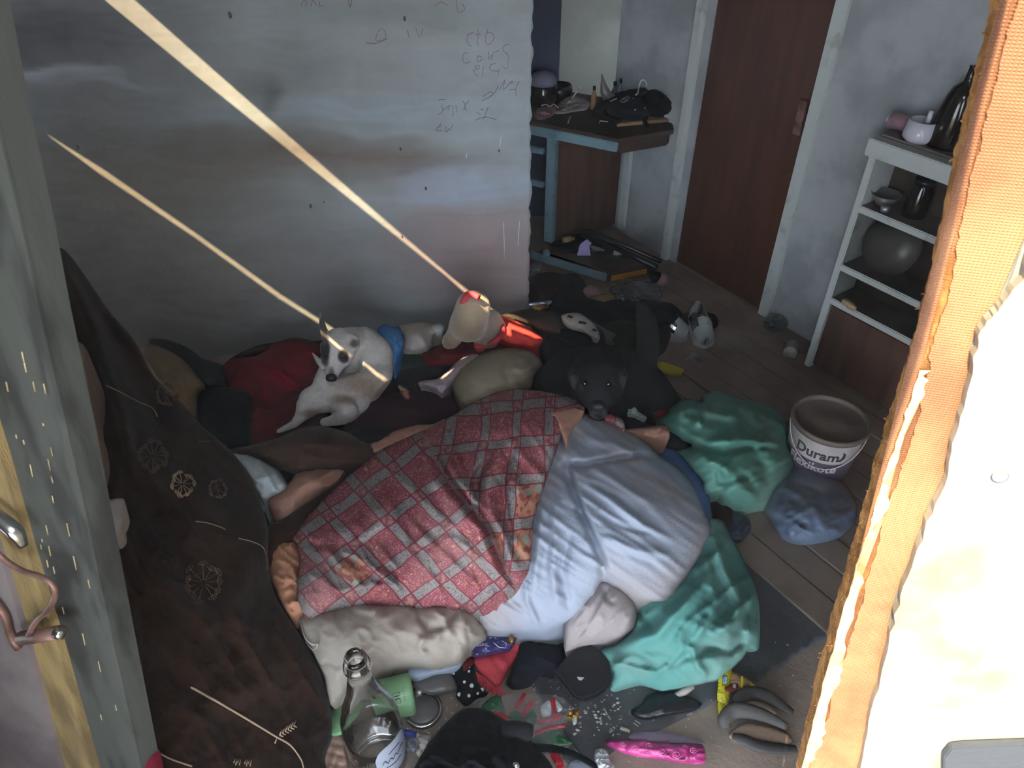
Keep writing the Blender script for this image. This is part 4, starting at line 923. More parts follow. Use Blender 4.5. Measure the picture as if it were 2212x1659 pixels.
# beside the wall
blob('blue_cloth', [(815, 712), (832, 700), (846, 706), (862, 706), (872, 735), (866, 765), (852, 790), (842, 782), (835, 760), (822, 735)], .20, m_lightblue, 'sky blue cloth hanging over the white dog\'s back', 'cloth', .035, step=5, thick=.06, wr=[(.01, 10, 70, 2)])
blob('grey_white_bundle', [(858, 704), (880, 698), (915, 694), (945, 700), (958, 712), (940, 722), (932, 745), (915, 758), (880, 762), (868, 755), (872, 735)], .15, m_greywhite, 'off white crumpled cloth bundle against the partition', 'cloth', .06, step=5, thick=.08, wr=[(.018, 11, 60, 2.5)])
blob('white_scrap', [(930, 705), (948, 698), (960, 704), (958, 714), (940, 718)], .19, m_whitecl, 'small white scrap at the end of the cloth bundle', 'cloth', .01, step=4)
blob('dark_green_cloth', [(845, 770), (880, 757), (920, 762), (935, 780), (920, 800), (870, 800), (845, 810)], .12, mat('deep_green_cotton', '152d27', '10211d', 8), 'deep green cloth below the off white bundle', 'cloth', .03, step=6, thick=.05)
blob('dark_red_garment', [(905, 765), (950, 745), (1040, 738), (1130, 742), (1160, 752), (1120, 765), (1050, 772), (980, 790), (920, 790)], .13, m_darkred, 'dark red garment behind the beige cushion', 'garment', .04, step=6, thick=.06, wr=[(.012, 18, 0, 3)])
blob('charcoal_garment', [(850, 805), (900, 790), (980, 785), (1000, 790), (960, 815), (920, 825), (900, 850), (860, 840)], .12, m_charcoal, 'charcoal garment between the white dog and the sock', 'garment', .04, step=6, thick=.06)
blob('maroon_fleece', [(770, 905), (800, 868), (850, 850), (930, 838), (1000, 865), (1010, 885), (960, 900), (900, 925), (840, 945), (800, 950), (760, 935)], .12, cloth('plum_fleece', '2b111c', '200c15', 6, bump=.4, bsc=90), 'smooth plum fleece in front of the white dog', 'blanket', .06, step=7, thick=.08, wr=[(.01, 40, 10, 3)])
so = blob('sock', [(903, 828), (915, 822), (945, 818), (968, 800), (990, 778), (1010, 766), (1030, 764), (1036, 774), (1018, 792), (990, 815), (970, 838), (954, 853), (942, 845), (925, 836)], .17, m_sock, 'pinkish white sock lying beside the beige cushion', 'sock', .035, step=4, thick=.04, wr=[(.006, 9, 40, 2)])
toy = T('plush_toy', 'beige plush toy slumped against the partition with red trim', 'plush toy', P(1020, 740, .12))
creature('body', [[(P(1022, 665, .34), .058), (P(1012, 700, .27), .062)], [(P(1000, 695, .27), .045), (P(985, 722, .21), .032), (P(972, 738, .18), .03)], [(P(1035, 700, .25), .052), (P(1050, 726, .18), .050)], [(P(1062, 690, .24), .035), (P(1078, 712, .19), .030)]],
         [], m_toy, [], (.3, .3, .3), voxel=.008, parent=toy)
tube('trim', [P(1000, 655, .37), P(1008, 640, .40), P(1020, 636, .42), P(1034, 642, .42)], .010, m_coral, toy, sm=4, label='coral red edging')
tube('trim', [P(1048, 742, .15), P(1062, 741, .20), P(1076, 732, .22), P(1086, 715, .22), P(1083, 700, .22)], .009, m_coral, toy, sm=4, label='coral red edging')
blob('red_paw', [(1026, 735), (1040, 738), (1050, 748), (1036, 755), (1024, 750)], .18, m_coral, 'coral red scrap under the plush toy', 'scrap', .01, step=4)
blob('scarlet_cloth', [(1062, 688), (1078, 680), (1100, 686), (1140, 704), (1165, 722), (1178, 738), (1150, 752), (1120, 748), (1095, 745), (1072, 730), (1060, 705)], .16, m_sunred, 'scarlet cloth struck by the strip of sunlight', 'cloth', .05, step=5, thick=.07, wr=[(.01, 14, 30, 2)])
blob('brown_cushion', [(1080, 682), (1105, 674), (1140, 668), (1185, 670), (1225, 682), (1250, 700), (1245, 722), (1215, 735), (1185, 722), (1150, 704), (1110, 690)], .17, m_brownpl, 'brown grey cushion behind the scarlet cloth', 'cushion', .07, step=6, thick=.12)
cb = blob('beige_cushion', [(978, 842), (976, 822), (990, 798), (1020, 774), (1062, 757), (1105, 751), (1142, 756), (1164, 772), (1172, 790), (1156, 806), (1150, 835), (1120, 852), (1060, 870), (1010, 884), (990, 872)], .16, m_beige, 'stained beige cushion with a gathered corner', 'cushion', .13, step=6, thick=.12,
    folds=[([(1165, 785), (1130, 800), (1105, 790)], 5, .014), ([(1160, 800), (1125, 822), (1100, 815)], 5, .012), ([(1150, 770), (1130, 775), (1112, 768)], 5, .012), ([(1100, 775), (1090, 800), (1105, 830)], 7, -.012)], wr=[(.006, 20, 30, 3)])
blob('navy_bundle', [(1165, 748), (1180, 715), (1215, 698), (1262, 694), (1300, 706), (1312, 738), (1290, 765), (1240, 782), (1190, 790), (1172, 775)], .15, m_navy, 'navy clothing bundle behind the black dog', 'clothes bundle', .10, step=6, thick=.12, wr=[(.03, 26, 20, 2), (.01, 12, 70, 2)])
blob('spotted_garment', [(1212, 682), (1228, 676), (1252, 676), (1275, 692), (1290, 710), (1296, 732), (1280, 728), (1255, 712), (1232, 702), (1218, 694)], .25, m_greywhite, 'off white garment with dark spots behind the navy bundle', 'garment', .012, step=4, thick=.02, key='spotg')
for i, (u, v, r) in enumerate(((1258, 697, 8), (1230, 683, 4), (1243, 688, 3), (1285, 713, 3), (1270, 722, 2.5))):
    pass
tubes('dark_spot', [[P(u - r, v - 1, zat('spotg', u, v) + .004), P(u, v, zat('spotg', u, v) + .004), P(u + r, v + 2, zat('spotg', u, v) + .004)] for u, v, r in ((1258, 697, 8), (1231, 684, 5), (1284, 713, 4))], .007, m_ink, bpy.data.objects['spotted_garment'], flat=.3)
tag(slab('grey_green_board', P(1248, 700, .20), P(1375, 770, .16) - P(1248, 700, .20), (.01, .06, .0), (0, 0, -.015), mat('grey_green_wood', '4a524d', '39403c', 10), bevel=.002), 'grey green board edge running behind the black dog', 'board')
blob('tan_shoe_sole', [(1318, 745), (1345, 738), (1368, 745), (1372, 757), (1355, 764), (1330, 757)], .16, m_cardb, 'small tan sole shape behind the black dog', 'sole', .012, step=4)
# dark heap at the passage
for nm, poly, z, mt, lab, pf in (
    ('brown_garment', [(1142, 612), (1160, 592), (1200, 588), (1225, 600), (1215, 630), (1180, 655), (1145, 650)], .03, cloth('umber_cotton', '35292a', '281f20', 6), 'umber garment on the floor beside the partition edge', .06),
    ('dark_trousers', [(1170, 660), (1215, 635), (1290, 648), (1360, 670), (1440, 700), (1446, 735), (1390, 765), (1320, 770), (1240, 712), (1190, 690)], .06, m_black, 'black trousers spread across the passage floor', .08),
    ('black_jumper', [(1200, 600), (1235, 590), (1262, 605), (1270, 640), (1240, 662), (1205, 650)], .04, m_charcoal, 'black jumper heaped under the low shelf', .06),
    ('charcoal_coat', [(1290, 655), (1345, 640), (1400, 648), (1450, 655), (1475, 680), (1455, 705), (1390, 695), (1330, 680)], .04, m_navy, 'charcoal coat in front of the brown door foot', .07),
    ('black_cloth', [(1440, 690), (1500, 672), (1545, 680), (1550, 705), (1520, 715), (1485, 705), (1450, 715)], .01, m_charcoal, 'black cloth behind the pair of white sneakers', .03),
    ('dark_green_heap', [(1305, 700), (1340, 690), (1385, 700), (1420, 740), (1400, 775), (1340, 780), (1305, 750)], .12, m_oliveb, 'dark olive heap behind the black dog\'s back', .06)):
    blob(nm, poly, z, mt, lab, 'garment', pf, step=6, thick=.08, wr=[(.02, 22, 30, 2), (.008, 10, -40, 2)])
blob('pink_cloth', [(1258, 625), (1272, 616), (1290, 622), (1298, 634), (1280, 640), (1262, 636)], .07, m_pinkcl, 'small folded dusty pink cloth near the low shelf', 'cloth', .02, step=4, wr=[(.004, 6, 0, 4)])
blob('tan_tray', [(1272, 640), (1320, 632), (1336, 640), (1325, 652), (1290, 652)], .06, m_cardb, 'tan cardboard flap in front of the low shelf', 'cardboard', .004, step=5, thick=.006)
blob('crumpled_bag', [(1318, 622), (1345, 612), (1385, 606), (1420, 612), (1432, 635), (1420, 652), (1385, 655), (1345, 660), (1325, 645)], .03, m_greyfilm, 'crumpled translucent plastic bag below the amber strip', 'plastic bag', .08, step=4, flat=True, thick=.03, wr=[(.03, 9, 10, 1.6)])
blob('grey_rag', [(1330, 618), (1350, 600), (1372, 610), (1368, 640), (1340, 660), (1322, 650)], .02, m_leadgrey, 'limp grey rag beside the crumpled translucent bag', 'rag', .06, step=5, thick=.03, wr=[(.015, 10, 60, 2)])
tag(creature('pink_ball', [[(P(1427, 606, .035), .030), (P(1429, 604, .036), .030)]], [], m_pinkcl, None, voxel=.005), 'dull pink ball against the door frame', 'ball')
blob('black_pouch', [(1400, 590), (1415, 585), (1428, 590), (1425, 602), (1408, 604)], .09, m_black, 'small black pouch above the pink ball', 'pouch', .02, step=4)
blob('grey_plastic', [(1142, 575), (1155, 566), (1170, 575), (1165, 600), (1145, 600)], .10, m_greyfilm, 'grey plastic film wedged at the corner post', 'plastic', .03, step=4, flat=True, wr=[(.02, 8, 60, 2)])
wrp = T('snack_wrapper', 'shiny gold and silver snack wrapper at the foot of the partition', 'wrapper', P(1168, 665, .16))
soft('foil', [(1147, 660), (1165, 657), (1186, 655), (1184, 664), (1172, 672), (1156, 670)], .2, m_gold, .012, 3, flat=True, parent=wrp, wr=[(.012, 6, 20, 1.5)], thick=.006)
soft('top_seal', [(1140, 655), (1160, 652), (1190, 649), (1190, 654), (1165, 657), (1141, 659)], .215, m_silver, .004, 3, flat=True, parent=wrp, thick=.005)

# shoes and bits on the boards at the right
def sneaker(name, heel, toe, wid, label, glit_side):
    heel = np.array([*P(*heel, 0)[:2], .008]); toe = np.array([*P(*toe, 0)[:2], .008]); ax = toe - heel; L = np.linalg.norm(ax); ax /= L; sx = np.array([ax[1], -ax[0], 0])
    r = T(name, label, 'shoe', heel + ax * L / 2, 'white sneakers by the door')
    st = np.linspace(0, 1, 15); wf = lambda s: wid * (.72 + .28 * math.sin(s * 2.6 + .2)) * (1 - max(0, (s - .8) / .2) ** 2.2 * .75) * (1 - max(0, (.12 - s) / .12) ** 2 * .45)
    V = []; F = []
    for s in st:
        for z in (0, .018):
            for sg in (-1, 1): V.append(heel + ax * L * s + sx * sg * wf(s) * .53 + np.array([0, 0, z]))
    for i in range(len(st) - 1):
        a = i * 4; F += [(a, a + 1, a + 5, a + 4), (a + 2, a + 6, a + 7, a + 3), (a, a + 4, a + 6, a + 2), (a + 1, a + 3, a + 7, a + 5)]
    F += [(0, 2, 3, 1), (len(V) - 4, len(V) - 3, len(V) - 1, len(V) - 2)]
    finish('sole', V, F, m_whitepl, r, smooth=False)
    hf = lambda s: .066 - .012 * math.sin(max(0, min(1, (s - .05) / .5)) * math.pi) if s < .55 else .062 - (s - .55) / .45 * .036
    K = 12; V = []; F = []
    for s in st:
        for k in range(K + 1):
            a = math.pi * k / K; V.append(heel + ax * L * s + sx * math.cos(a) * wf(s) * .5 + np.array([0, 0, .016 + hf(s) * max(0, math.sin(a)) ** .7]))
    opening = set()
    for i in range(len(st) - 1):
        for k in range(K):
            if .06 < st[i] < .5 and 4 <= k <= 7: continue
            F.append((i * (K + 1) + k, i * (K + 1) + k + 1, (i + 1) * (K + 1) + k + 1, (i + 1) * (K + 1) + k))
    F.append([k for k in range(K + 1)]); F.append([(len(st) - 1) * (K + 1) + k for k in range(K + 1)][::-1])
    finish('upper', V, F, m_whitecl, r)
    V = []; F = []
    for s in st[1:-3]:
        for sg in (-1, 1): V.append(heel + ax * L * s + sx * sg * wf(s) * .38 + np.array([0, 0, .03]))
    for i in range(len(st) - 5): F.append((2 * i, 2 * i + 1, 2 * i + 3, 2 * i + 2))
    finish('insole', V, F, m_pinkwhitepil, r)
    V = []; F = []; ks = range(1, 5) if glit_side > 0 else range(8, 12)
    for s in st[4:11]:
        for k in ks:
            a = math.pi * k / K; V.append(heel + ax * L * s + sx * math.cos(a) * (wf(s) * .5 + .003) + np.array([0, 0, .016 + (hf(s) + .003) * max(0, math.sin(a)) ** .7]))
    n = len(ks)
    for i in range(6):
        for k in range(n - 1): F.append((i * n + k, i * n + k + 1, (i + 1) * n + k + 1, (i + 1) * n + k))
    finish('glitter_panel', V, F, m_glit, r, smooth=False, label='silver sequin side panel')
    tubes('lace', [[heel + ax * L * q + sx * w_ * wid * .22 + np.array([0, 0, .016 + hf(q) * .97]) for w_ in (-1, -.3, .3, 1)] for q in (.55, .62, .69)], .0028, m_whitecl, r)
def glitmat():
    n = N('silver_sequins'); v = n.n('ShaderNodeTexVoronoi'); n.l(n.co('Object'), v.inputs[0]); v.inputs['Scale'].default_value = 170
    bw_ = n.n('ShaderNodeSeparateColor'); n.l(v.outputs['Color'], bw_.inputs[0]); c = n.mix(bw_.outputs[0], srgb('4c5158'), srgb('d8dde2')); n.l(c, n.b.inputs['Base Color'])
    n.b.inputs['Metallic'].default_value = .8; n.b.inputs['Roughness'].default_value = .2; n.bump(bw_.outputs[1], 1, .004); return n.m
m_glit = glitmat()
sneaker('sneaker', (1412, 712), (1484, 738), .085, 'white sneaker with silver sequin panel, toe pointing right beside the dog\'s tail', 1)
sneaker('sneaker', (1500, 692), (1522, 757), .08, 'white sneaker standing alone with its toe towards the camera', 1)
blob('clear_wrap', [(1548, 728), (1580, 718), (1615, 722), (1645, 735), (1635, 755), (1600, 765), (1560, 768), (1540, 752)], .006, m_film, 'clear crumpled plastic film on the boards', 'plastic film', .03, step=5, flat=True, thick=.004, wr=[(.018, 9, 20, 1.5)])
blob('dark_bag', [(1648, 700), (1655, 682), (1680, 675), (1700, 685), (1705, 700), (1690, 712), (1665, 714)], .01, mat('grey_green_film', '4b5556', '3a4344', 16, rough=.35, bump=.5), 'dark grey green plastic bag at the foot of the door frame', 'plastic bag', .05, step=4, flat=True, thick=.01, wr=[(.02, 8, 30, 1.5)])
pa = P(1712, 752, .02); pb_ = P(1702, 780, .02); cu = T('white_cup', 'white plastic tub lying on the boards by the shelf unit', 'tub', pa)
lathe('body', [(.001, 0), (.021, 0), (.023, .003), (.023, .045), (.024, .046), (.024, .058), (.001, .058)], m_whitepl, P(1713, 745, .025), (pb_ - pa), cu)
tag(prism('yellow_block', [P(1420, 783, .03), P(1432, 780, .03), P(1478, 797, .03), P(1470, 804, .03), P(1452, 803, .03), P(1424, 794, .03)], (0, 0, -.018), mat('yellow_plastic', 'b3a41a', 'a09214', 8, rough=.45), bevel=.002), 'small bright yellow plastic block right of the black dog', 'block')
blob('crumb_scatter', [(1462, 765), (1500, 760), (1530, 775), (1520, 785), (1480, 782)], .004, m_greyfilm, 'thin plastic shred near the yellow block', 'plastic shred', .006, step=4, flat=True, thick=.002, wr=[(.006, 6, 20, 1.5)])

# ------------------------------------------------------------------ BUCKET AND BAGS ON THE RIGHT
bz0 = P(1800, 1010, 0); bh = .175; br = .098
bh = .20; br = .104; bc = np.array([*P(1795, 905, bh)[:2], 0]); bk = T('paint_bucket', 'white paint bucket with a dirty lid and purple grey printed band, beside the teal cloth', 'bucket', bc)
lathe('body', [(.001, 0), (br * .84, 0), (br * .85, .005), (br * .97, bh - .012), (br * .97, bh - .004)], m_bucket, bc, parent=bk, seg=56, open_top=True)
lathe('lid', [(br * .97, -.012), (br * 1.03, -.012), (br * 1.04, .0), (br * 1.02, .004), (br * .94, .004), (br * .925, -.002), (br * .92, -.007), (br * .90, -.008), (br * .45, -.008), (br * .40, -.006), (.001, -.006)], m_bucketlid, bc + [0, 0, bh], parent=bk, seg=56)
ca = math.atan2(-bc[1], -bc[0]) + .12      # side that faces the doorway
def onb(ang, z, e=.001):
    r = br * (.85 + .12 * z / bh) + e; return np.array([bc[0] + r * math.cos(ang), bc[1] + r * math.sin(ang), z])
V = []; F = []; K = 30
for z in (.02, .112):
    for i in range(K + 1): V.append(onb(ca - 1.25 + 2.5 * i / K, z, .0007))
for i in range(K): F.append((i, i + 1, i + K + 2, i + K + 1))
finish('printed_band', V, F, m_bucketprint, bk, label='purple grey printed band')
def bplace(z0, a0=0.0, e=.0012): return lambda x, y, h: onb(ca + a0 + x / br, z0 + y, e + max(h, 0))
text_part('lettering', 'Duram', .047, bplace(.140, -.16), m_logo, bk, bold=.0011)
text_part('lettering', 'Flexikote', .042, bplace(.090, -.22), m_logolight, bk, bold=.0008)
sw = [(.046, .128), (.056, .126), (.066, .138), (.064, .154), (.054, .162), (.058, .150), (.056, .138)]
prism('emblem', [onb(ca + x / br, z, .0016) for x, z in sw], (onb(ca + .5, .12, .003) - onb(ca + .5, .12, .0016)), m_logo, bk, label='curled dark swoosh emblem')
tube('wire_handle', [onb(ca - 1.45 + 2.9 * t, bh - .02 - .085 * math.sin(math.pi * t), .006) for t in np.linspace(0, 1, 22)], .0018, m_logolight, bk, sides=6)
for s in (-1.45, 1.45): lathe('handle_lug', [(.001, .006), (.008, .005), (.009, 0)], m_whitepl, onb(ca + s, bh - .02, 0), (math.cos(ca + s), math.sin(ca + s), 0), bk, seg=12)
blob('blue_plastic_bag', [(1700, 1012), (1730, 1002), (1775, 1015), (1820, 1040), (1845, 1075), (1850, 1120), (1815, 1160), (1770, 1174), (1725, 1177), (1690, 1165), (1665, 1130), (1645, 1092), (1656, 1050), (1676, 1022)], .006, m_bluefilm, 'translucent blue plastic bag on the boards in front of the bucket', 'plastic bag', .10, step=6, thick=.005, wr=[(.022, 34, 30, 2.2), (.008, 13, -20, 2)])
blob('dark_plastic_bag', [(1555, 1115), (1590, 1105), (1618, 1120), (1622, 1145), (1600, 1172), (1572, 1165), (1558, 1140)], .012, mat('navy_bag_film', '3f4560', '33384f', 8, rough=.3, alpha=.75, bump=.5), 'small navy translucent bag beside the white duvet', 'plastic bag', .04, step=6, flat=True, thick=.01, wr=[(.018, 14, 20, 1.5)])

# ------------------------------------------------------------------ BEDDING ON TOP
blob('blue_cloth_strip', [(1395, 950), (1430, 955), (1470, 975), (1505, 1010), (1528, 1050), (1536, 1100), (1540, 1140), (1515, 1140), (1480, 1060), (1430, 1000)], .13, m_denim, 'blue cloth strip tucked along the edge of the white duvet', 'cloth', .03, step=7, thick=.12)
blob('black_trouser_leg', [(1330, 905), (1360, 895), (1420, 925), (1480, 940), (1500, 962), (1480, 975), (1420, 965), (1370, 945)], .14, m_charcoal, 'charcoal trouser leg between peach lining and teal cloth', 'garment', .03, step=6, thick=.08)
blob('white_paper_scrap', [(1346, 880), (1356, 872), (1374, 873), (1378, 888), (1396, 900), (1398, 905), (1375, 898), (1350, 892)], .17, m_whitecl, 'white crumpled scrap beside the black dog\'s chin', 'scrap', .014, step=4, flat=True, wr=[(.012, 8, 20, 1.5)])
blob('maroon_scrap', [(1395, 872), (1430, 862), (1450, 872), (1440, 900), (1410, 905)], .13, m_darkred, 'maroon cloth bit beside the upper teal cloth', 'cloth', .02, step=5)
tc = blob('teal_cloth', [(1418, 905), (1440, 893), (1448, 878), (1478, 862), (1506, 864), (1518, 868), (1516, 856), (1542, 844), (1556, 843), (1574, 854), (1630, 866), (1668, 878), (1692, 905), (1703, 935), (1704, 962), (1722, 990), (1712, 1025), (1688, 1060), (1662, 1096), (1640, 1105), (1590, 1098), (1562, 1084), (1550, 1068), (1520, 1072), (1516, 1040), (1490, 1010), (1470, 985), (1448, 975), (1492, 962), (1470, 952), (1450, 935), (1432, 920)],
    [(1420, 905, .13), (1545, 845, .14), (1700, 950, .05), (1720, 990, .02), (1640, 1105, .01), (1520, 1072, .12), (1560, 950, .15), (1450, 970, .13)], m_green, 'bunched green teal cloth at the right of the bed beside the bucket', 'cloth', .13, step=6, thick=.12,
    folds=[([(1520, 960), (1600, 950), (1680, 970)], 14, .035), ([(1455, 905), (1490, 880), (1515, 890), (1505, 930)], 8, .02), ([(1516, 860), (1530, 890), (1600, 905)], 8, .022), ([(1500, 985), (1560, 1010), (1620, 1060)], 14, .03), ([(1545, 1000), (1560, 1040), (1620, 1030)], 9, -.025),
           ([(1600, 960), (1650, 1000), (1660, 1050)], 13, -.02), ([(1560, 865), (1620, 890), (1640, 930)], 12, .018), ([(1470, 960), (1560, 975), (1640, 965), (1700, 970)], 7, -.03), ([(1560, 1060), (1600, 1060), (1640, 1075)], 9, .02)], wr=[(.022, 40, 30, 2), (.010, 18, -30, 2.5)], uvf=None)
tl = blob('teal_sheet', [(1532, 1118), (1560, 1124), (1575, 1150), (1600, 1195), (1625, 1250), (1640, 1305), (1640, 1400), (1618, 1402), (1606, 1420), (1580, 1448), (1555, 1470), (1530, 1474), (1498, 1482), (1460, 1490), (1428, 1494), (1400, 1484), (1378, 1476), (1345, 1485), (1318, 1490), (1322, 1450), (1296, 1408), (1330, 1392), (1352, 1372), (1372, 1345), (1370, 1290), (1430, 1250), (1480, 1180), (1515, 1120)],
    [(1535, 1120, .13), (1600, 1200, .06), (1640, 1310, .02), (1640, 1400, .008), (1530, 1474, .01), (1428, 1494, .01), (1318, 1490, .02), (1372, 1330, .09), (1450, 1230, .10), (1500, 1350, .10)], m_teal, 'pale teal sheet spilling from under the duvet onto the linoleum', 'sheet', .07, step=6, thick=.08,
    folds=[([(1545, 1150), (1560, 1230), (1600, 1300), (1590, 1340), (1530, 1370)], 13, .035), ([(1528, 1200), (1545, 1300), (1500, 1390)], 9, .02), ([(1330, 1400), (1420, 1370), (1520, 1260), (1530, 1200)], 16, .035), ([(1490, 1395), (1510, 1440), (1530, 1468)], 7, .025),
           ([(1500, 1395), (1580, 1410), (1620, 1370)], 10, -.025), ([(1320, 1430), (1380, 1445), (1420, 1450)], 7, .014), ([(1440, 1440), (1480, 1420), (1560, 1400)], 10, -.02), ([(1610, 1250), (1622, 1320), (1615, 1390)], 9, .02), ([(1370, 1310), (1390, 1340), (1405, 1360)], 6, -.02)], wr=[(.018, 40, -40, 2.5), (.006, 16, 30, 2.5)])
blob('rose_white_pillow', [(1310, 1248), (1330, 1262), (1350, 1275), (1366, 1292), (1376, 1320), (1374, 1352), (1345, 1376), (1290, 1390), (1250, 1396), (1222, 1408), (1217, 1375), (1220, 1340), (1245, 1300), (1275, 1270)],
    [(1310, 1248, .16), (1375, 1340, .10), (1222, 1405, .07), (1240, 1300, .15)], m_pinkwhitepil, 'rosy white pillow corner below the duvet seam', 'pillow', .07, step=5, thick=.08, folds=[([(1318, 1262), (1290, 1310), (1240, 1395)], 4, -.01), ([(1370, 1300), (1360, 1340), (1345, 1370)], 5, .008), ([(1300, 1262), (1320, 1300), (1335, 1300)], 5, -.008)], wr=[(.006, 14, -50, 3)])
blob('white_duvet', [(1235, 885), (1262, 892), (1300, 904), (1350, 925), (1392, 950), (1428, 985), (1470, 1012), (1500, 1050), (1520, 1100), (1538, 1140), (1524, 1178), (1500, 1222), (1478, 1258), (1444, 1299), (1400, 1299), (1370, 1290), (1350, 1274), (1326, 1262), (1302, 1250), (1286, 1282), (1262, 1315), (1238, 1340), (1208, 1352), (1172, 1371), (1120, 1367), (1076, 1368), (1046, 1362), (1018, 1335), (1000, 1300), (990, 1270), (1040, 1220), (1090, 1130), (1120, 1040), (1160, 940), (1200, 890)],
    [(1240, 890, .22), (1350, 925, .19), (1430, 985, .17), (1520, 1100, .16), (1530, 1160, .14), (1444, 1299, .14), (1302, 1250, .20), (1240, 1335, .13), (1172, 1371, .09), (1046, 1362, .10), (1000, 1280, .14), (1090, 1130, .20), (1160, 950, .20), (1330, 1080, .24)], m_duvet,
    'bluish white stained duvet covering the right half of the bed', 'duvet', .09, step=6, thick=.09, power=.42,
    folds=[([(1222, 985), (1232, 1040), (1250, 1090), (1275, 1150), (1300, 1210), (1308, 1250)], 8, -.034), ([(1210, 1005), (1280, 1000), (1350, 985), (1410, 985)], 6, -.028),
           ([(1250, 1030), (1330, 1090), (1400, 1140), (1460, 1175)], 8, .012), ([(1270, 1000), (1340, 1050), (1420, 1095)], 7, .010), ([(1300, 1160), (1380, 1190), (1450, 1200)], 9, .010), ([(1170, 1080), (1165, 1180), (1150, 1290)], 10, .014), ([(1200, 1060), (1195, 1200), (1200, 1330)], 9, .012), ([(1130, 1240), (1140, 1300), (1170, 1365)], 6, .014),
           ([(1230, 1150), (1215, 1240), (1230, 1330)], 8, -.012), ([(1060, 1300), (1080, 1330), (1100, 1340)], 6, -.01), ([(1270, 1040), (1330, 1070), (1380, 1110)], 5, -.008), ([(1290, 1110), (1350, 1140), (1420, 1150)], 5, -.008), ([(1250, 940), (1320, 960), (1400, 990)], 8, .008)],
    wr=[(.007, 26, 36, 8), (.006, 13, 32, 8), (.003, 7, 36, 7)])
cp = blob('cream_pillow', [(638, 1334), (660, 1325), (700, 1312), (735, 1296), (770, 1288), (850, 1292), (930, 1290), (990, 1296), (1022, 1318), (1040, 1345), (1052, 1372), (1036, 1388), (1015, 1402), (1000, 1428), (975, 1440), (940, 1448), (900, 1440), (870, 1440), (822, 1452), (782, 1470), (748, 1498), (716, 1524), (706, 1500), (700, 1465), (690, 1440), (668, 1400), (650, 1366)],
    [(638, 1334, .14), (770, 1288, .15), (990, 1296, .14), (1050, 1370, .10), (975, 1440, .06), (870, 1440, .08), (748, 1498, .05), (716, 1524, .04), (690, 1440, .09), (650, 1366, .12)], m_cream, 'stained cream pillow at the foot of the patchwork quilt', 'pillow', .13, step=6, thick=.07, power=.45,
    folds=[([(985, 1300), (1000, 1340), (1005, 1390), (980, 1430)], 8, .012), ([(900, 1330), (930, 1360), (960, 1350), (990, 1310)], 8, -.015), ([(920, 1370), (905, 1400), (925, 1440)], 7, .012), ([(1010, 1340), (1020, 1370), (1045, 1380)], 5, .010), ([(930, 1310), (960, 1330), (975, 1380)], 6, .012), ([(760, 1310), (800, 1320), (830, 1312)], 6, .009), ([(850, 1420), (870, 1400), (940, 1395)], 8, -.008), ([(680, 1440), (710, 1430), (740, 1445)], 6, -.01)], wr=[(.010, 22, 60, 2.5), (.004, 10, 20, 3)])
tube('tie_string', [P(u, v, .19 + .03 * math.sin(i * .6)) for i, (u, v) in enumerate(((648, 1336), (652, 1352), (660, 1378), (676, 1392), (686, 1390), (682, 1400), (672, 1400), (660, 1384)))], .0022, m_cream, cp, sm=4)
blob('pale_blue_cloth', [(880, 1440), (920, 1436), (972, 1430), (1000, 1430), (985, 1445), (940, 1456), (900, 1466), (882, 1460)], .06, mat('ice_blue_cotton', '8b98a8', '7b8797', 6), 'pale blue cloth edge poking from under the cream pillow', 'cloth', .012, step=5, thick=.03)
# peach lining pieces belong to the quilt
QZ = [(628, 1160, .20), (640, 1300, .21), (760, 1290, .25), (900, 1300, .245), (1020, 1298, .23), (1117, 1262, .25), (1148, 1200, .27), (1155, 1110, .29), (1190, 1000, .30), (1215, 920, .30), (1260, 880, .27), (1170, 845, .26), (1040, 860, .25), (930, 925, .23), (830, 965, .22), (735, 1040, .22), (660, 1120, .20), (900, 1120, .30), (1060, 1050, .33)]
cre = [(905, 925), (922, 948), (949, 1014), (987, 1064), (1027, 1108), (1066, 1165), (1099, 1241), (1120, 1275)]
def quv(u, v):
    p = np.stack([u, v], -1) - np.array([828, 1122]); A_ = np.array([[.68, .80], [.73, -.60]]); ab = p @ np.linalg.inv(A_).T / 86
    p2 = np.stack([u, v], -1) - np.array([1112, 1055]); A2 = np.array([[1, -.06], [-.10, 1]]); cd = p2 @ np.linalg.inv(A2).T / np.array([76, 86]) + np.array([.15, 5.2])
    cx = np.interp(v, [c[1] for c in cre], [c[0] for c in cre]); left = (u < cx)
    ab = ab + .10 * np.stack([fbm(u / 110, v / 110) - .5, fbm(u / 110 + 8, v / 110) - .5], -1)
    cd = cd + .5 * np.stack([fbm(u / 170 + 3, v / 150) - .5, fbm(u / 150 + 18, v / 170) - .5], -1)
    return np.where(left[:, None], ab, cd)
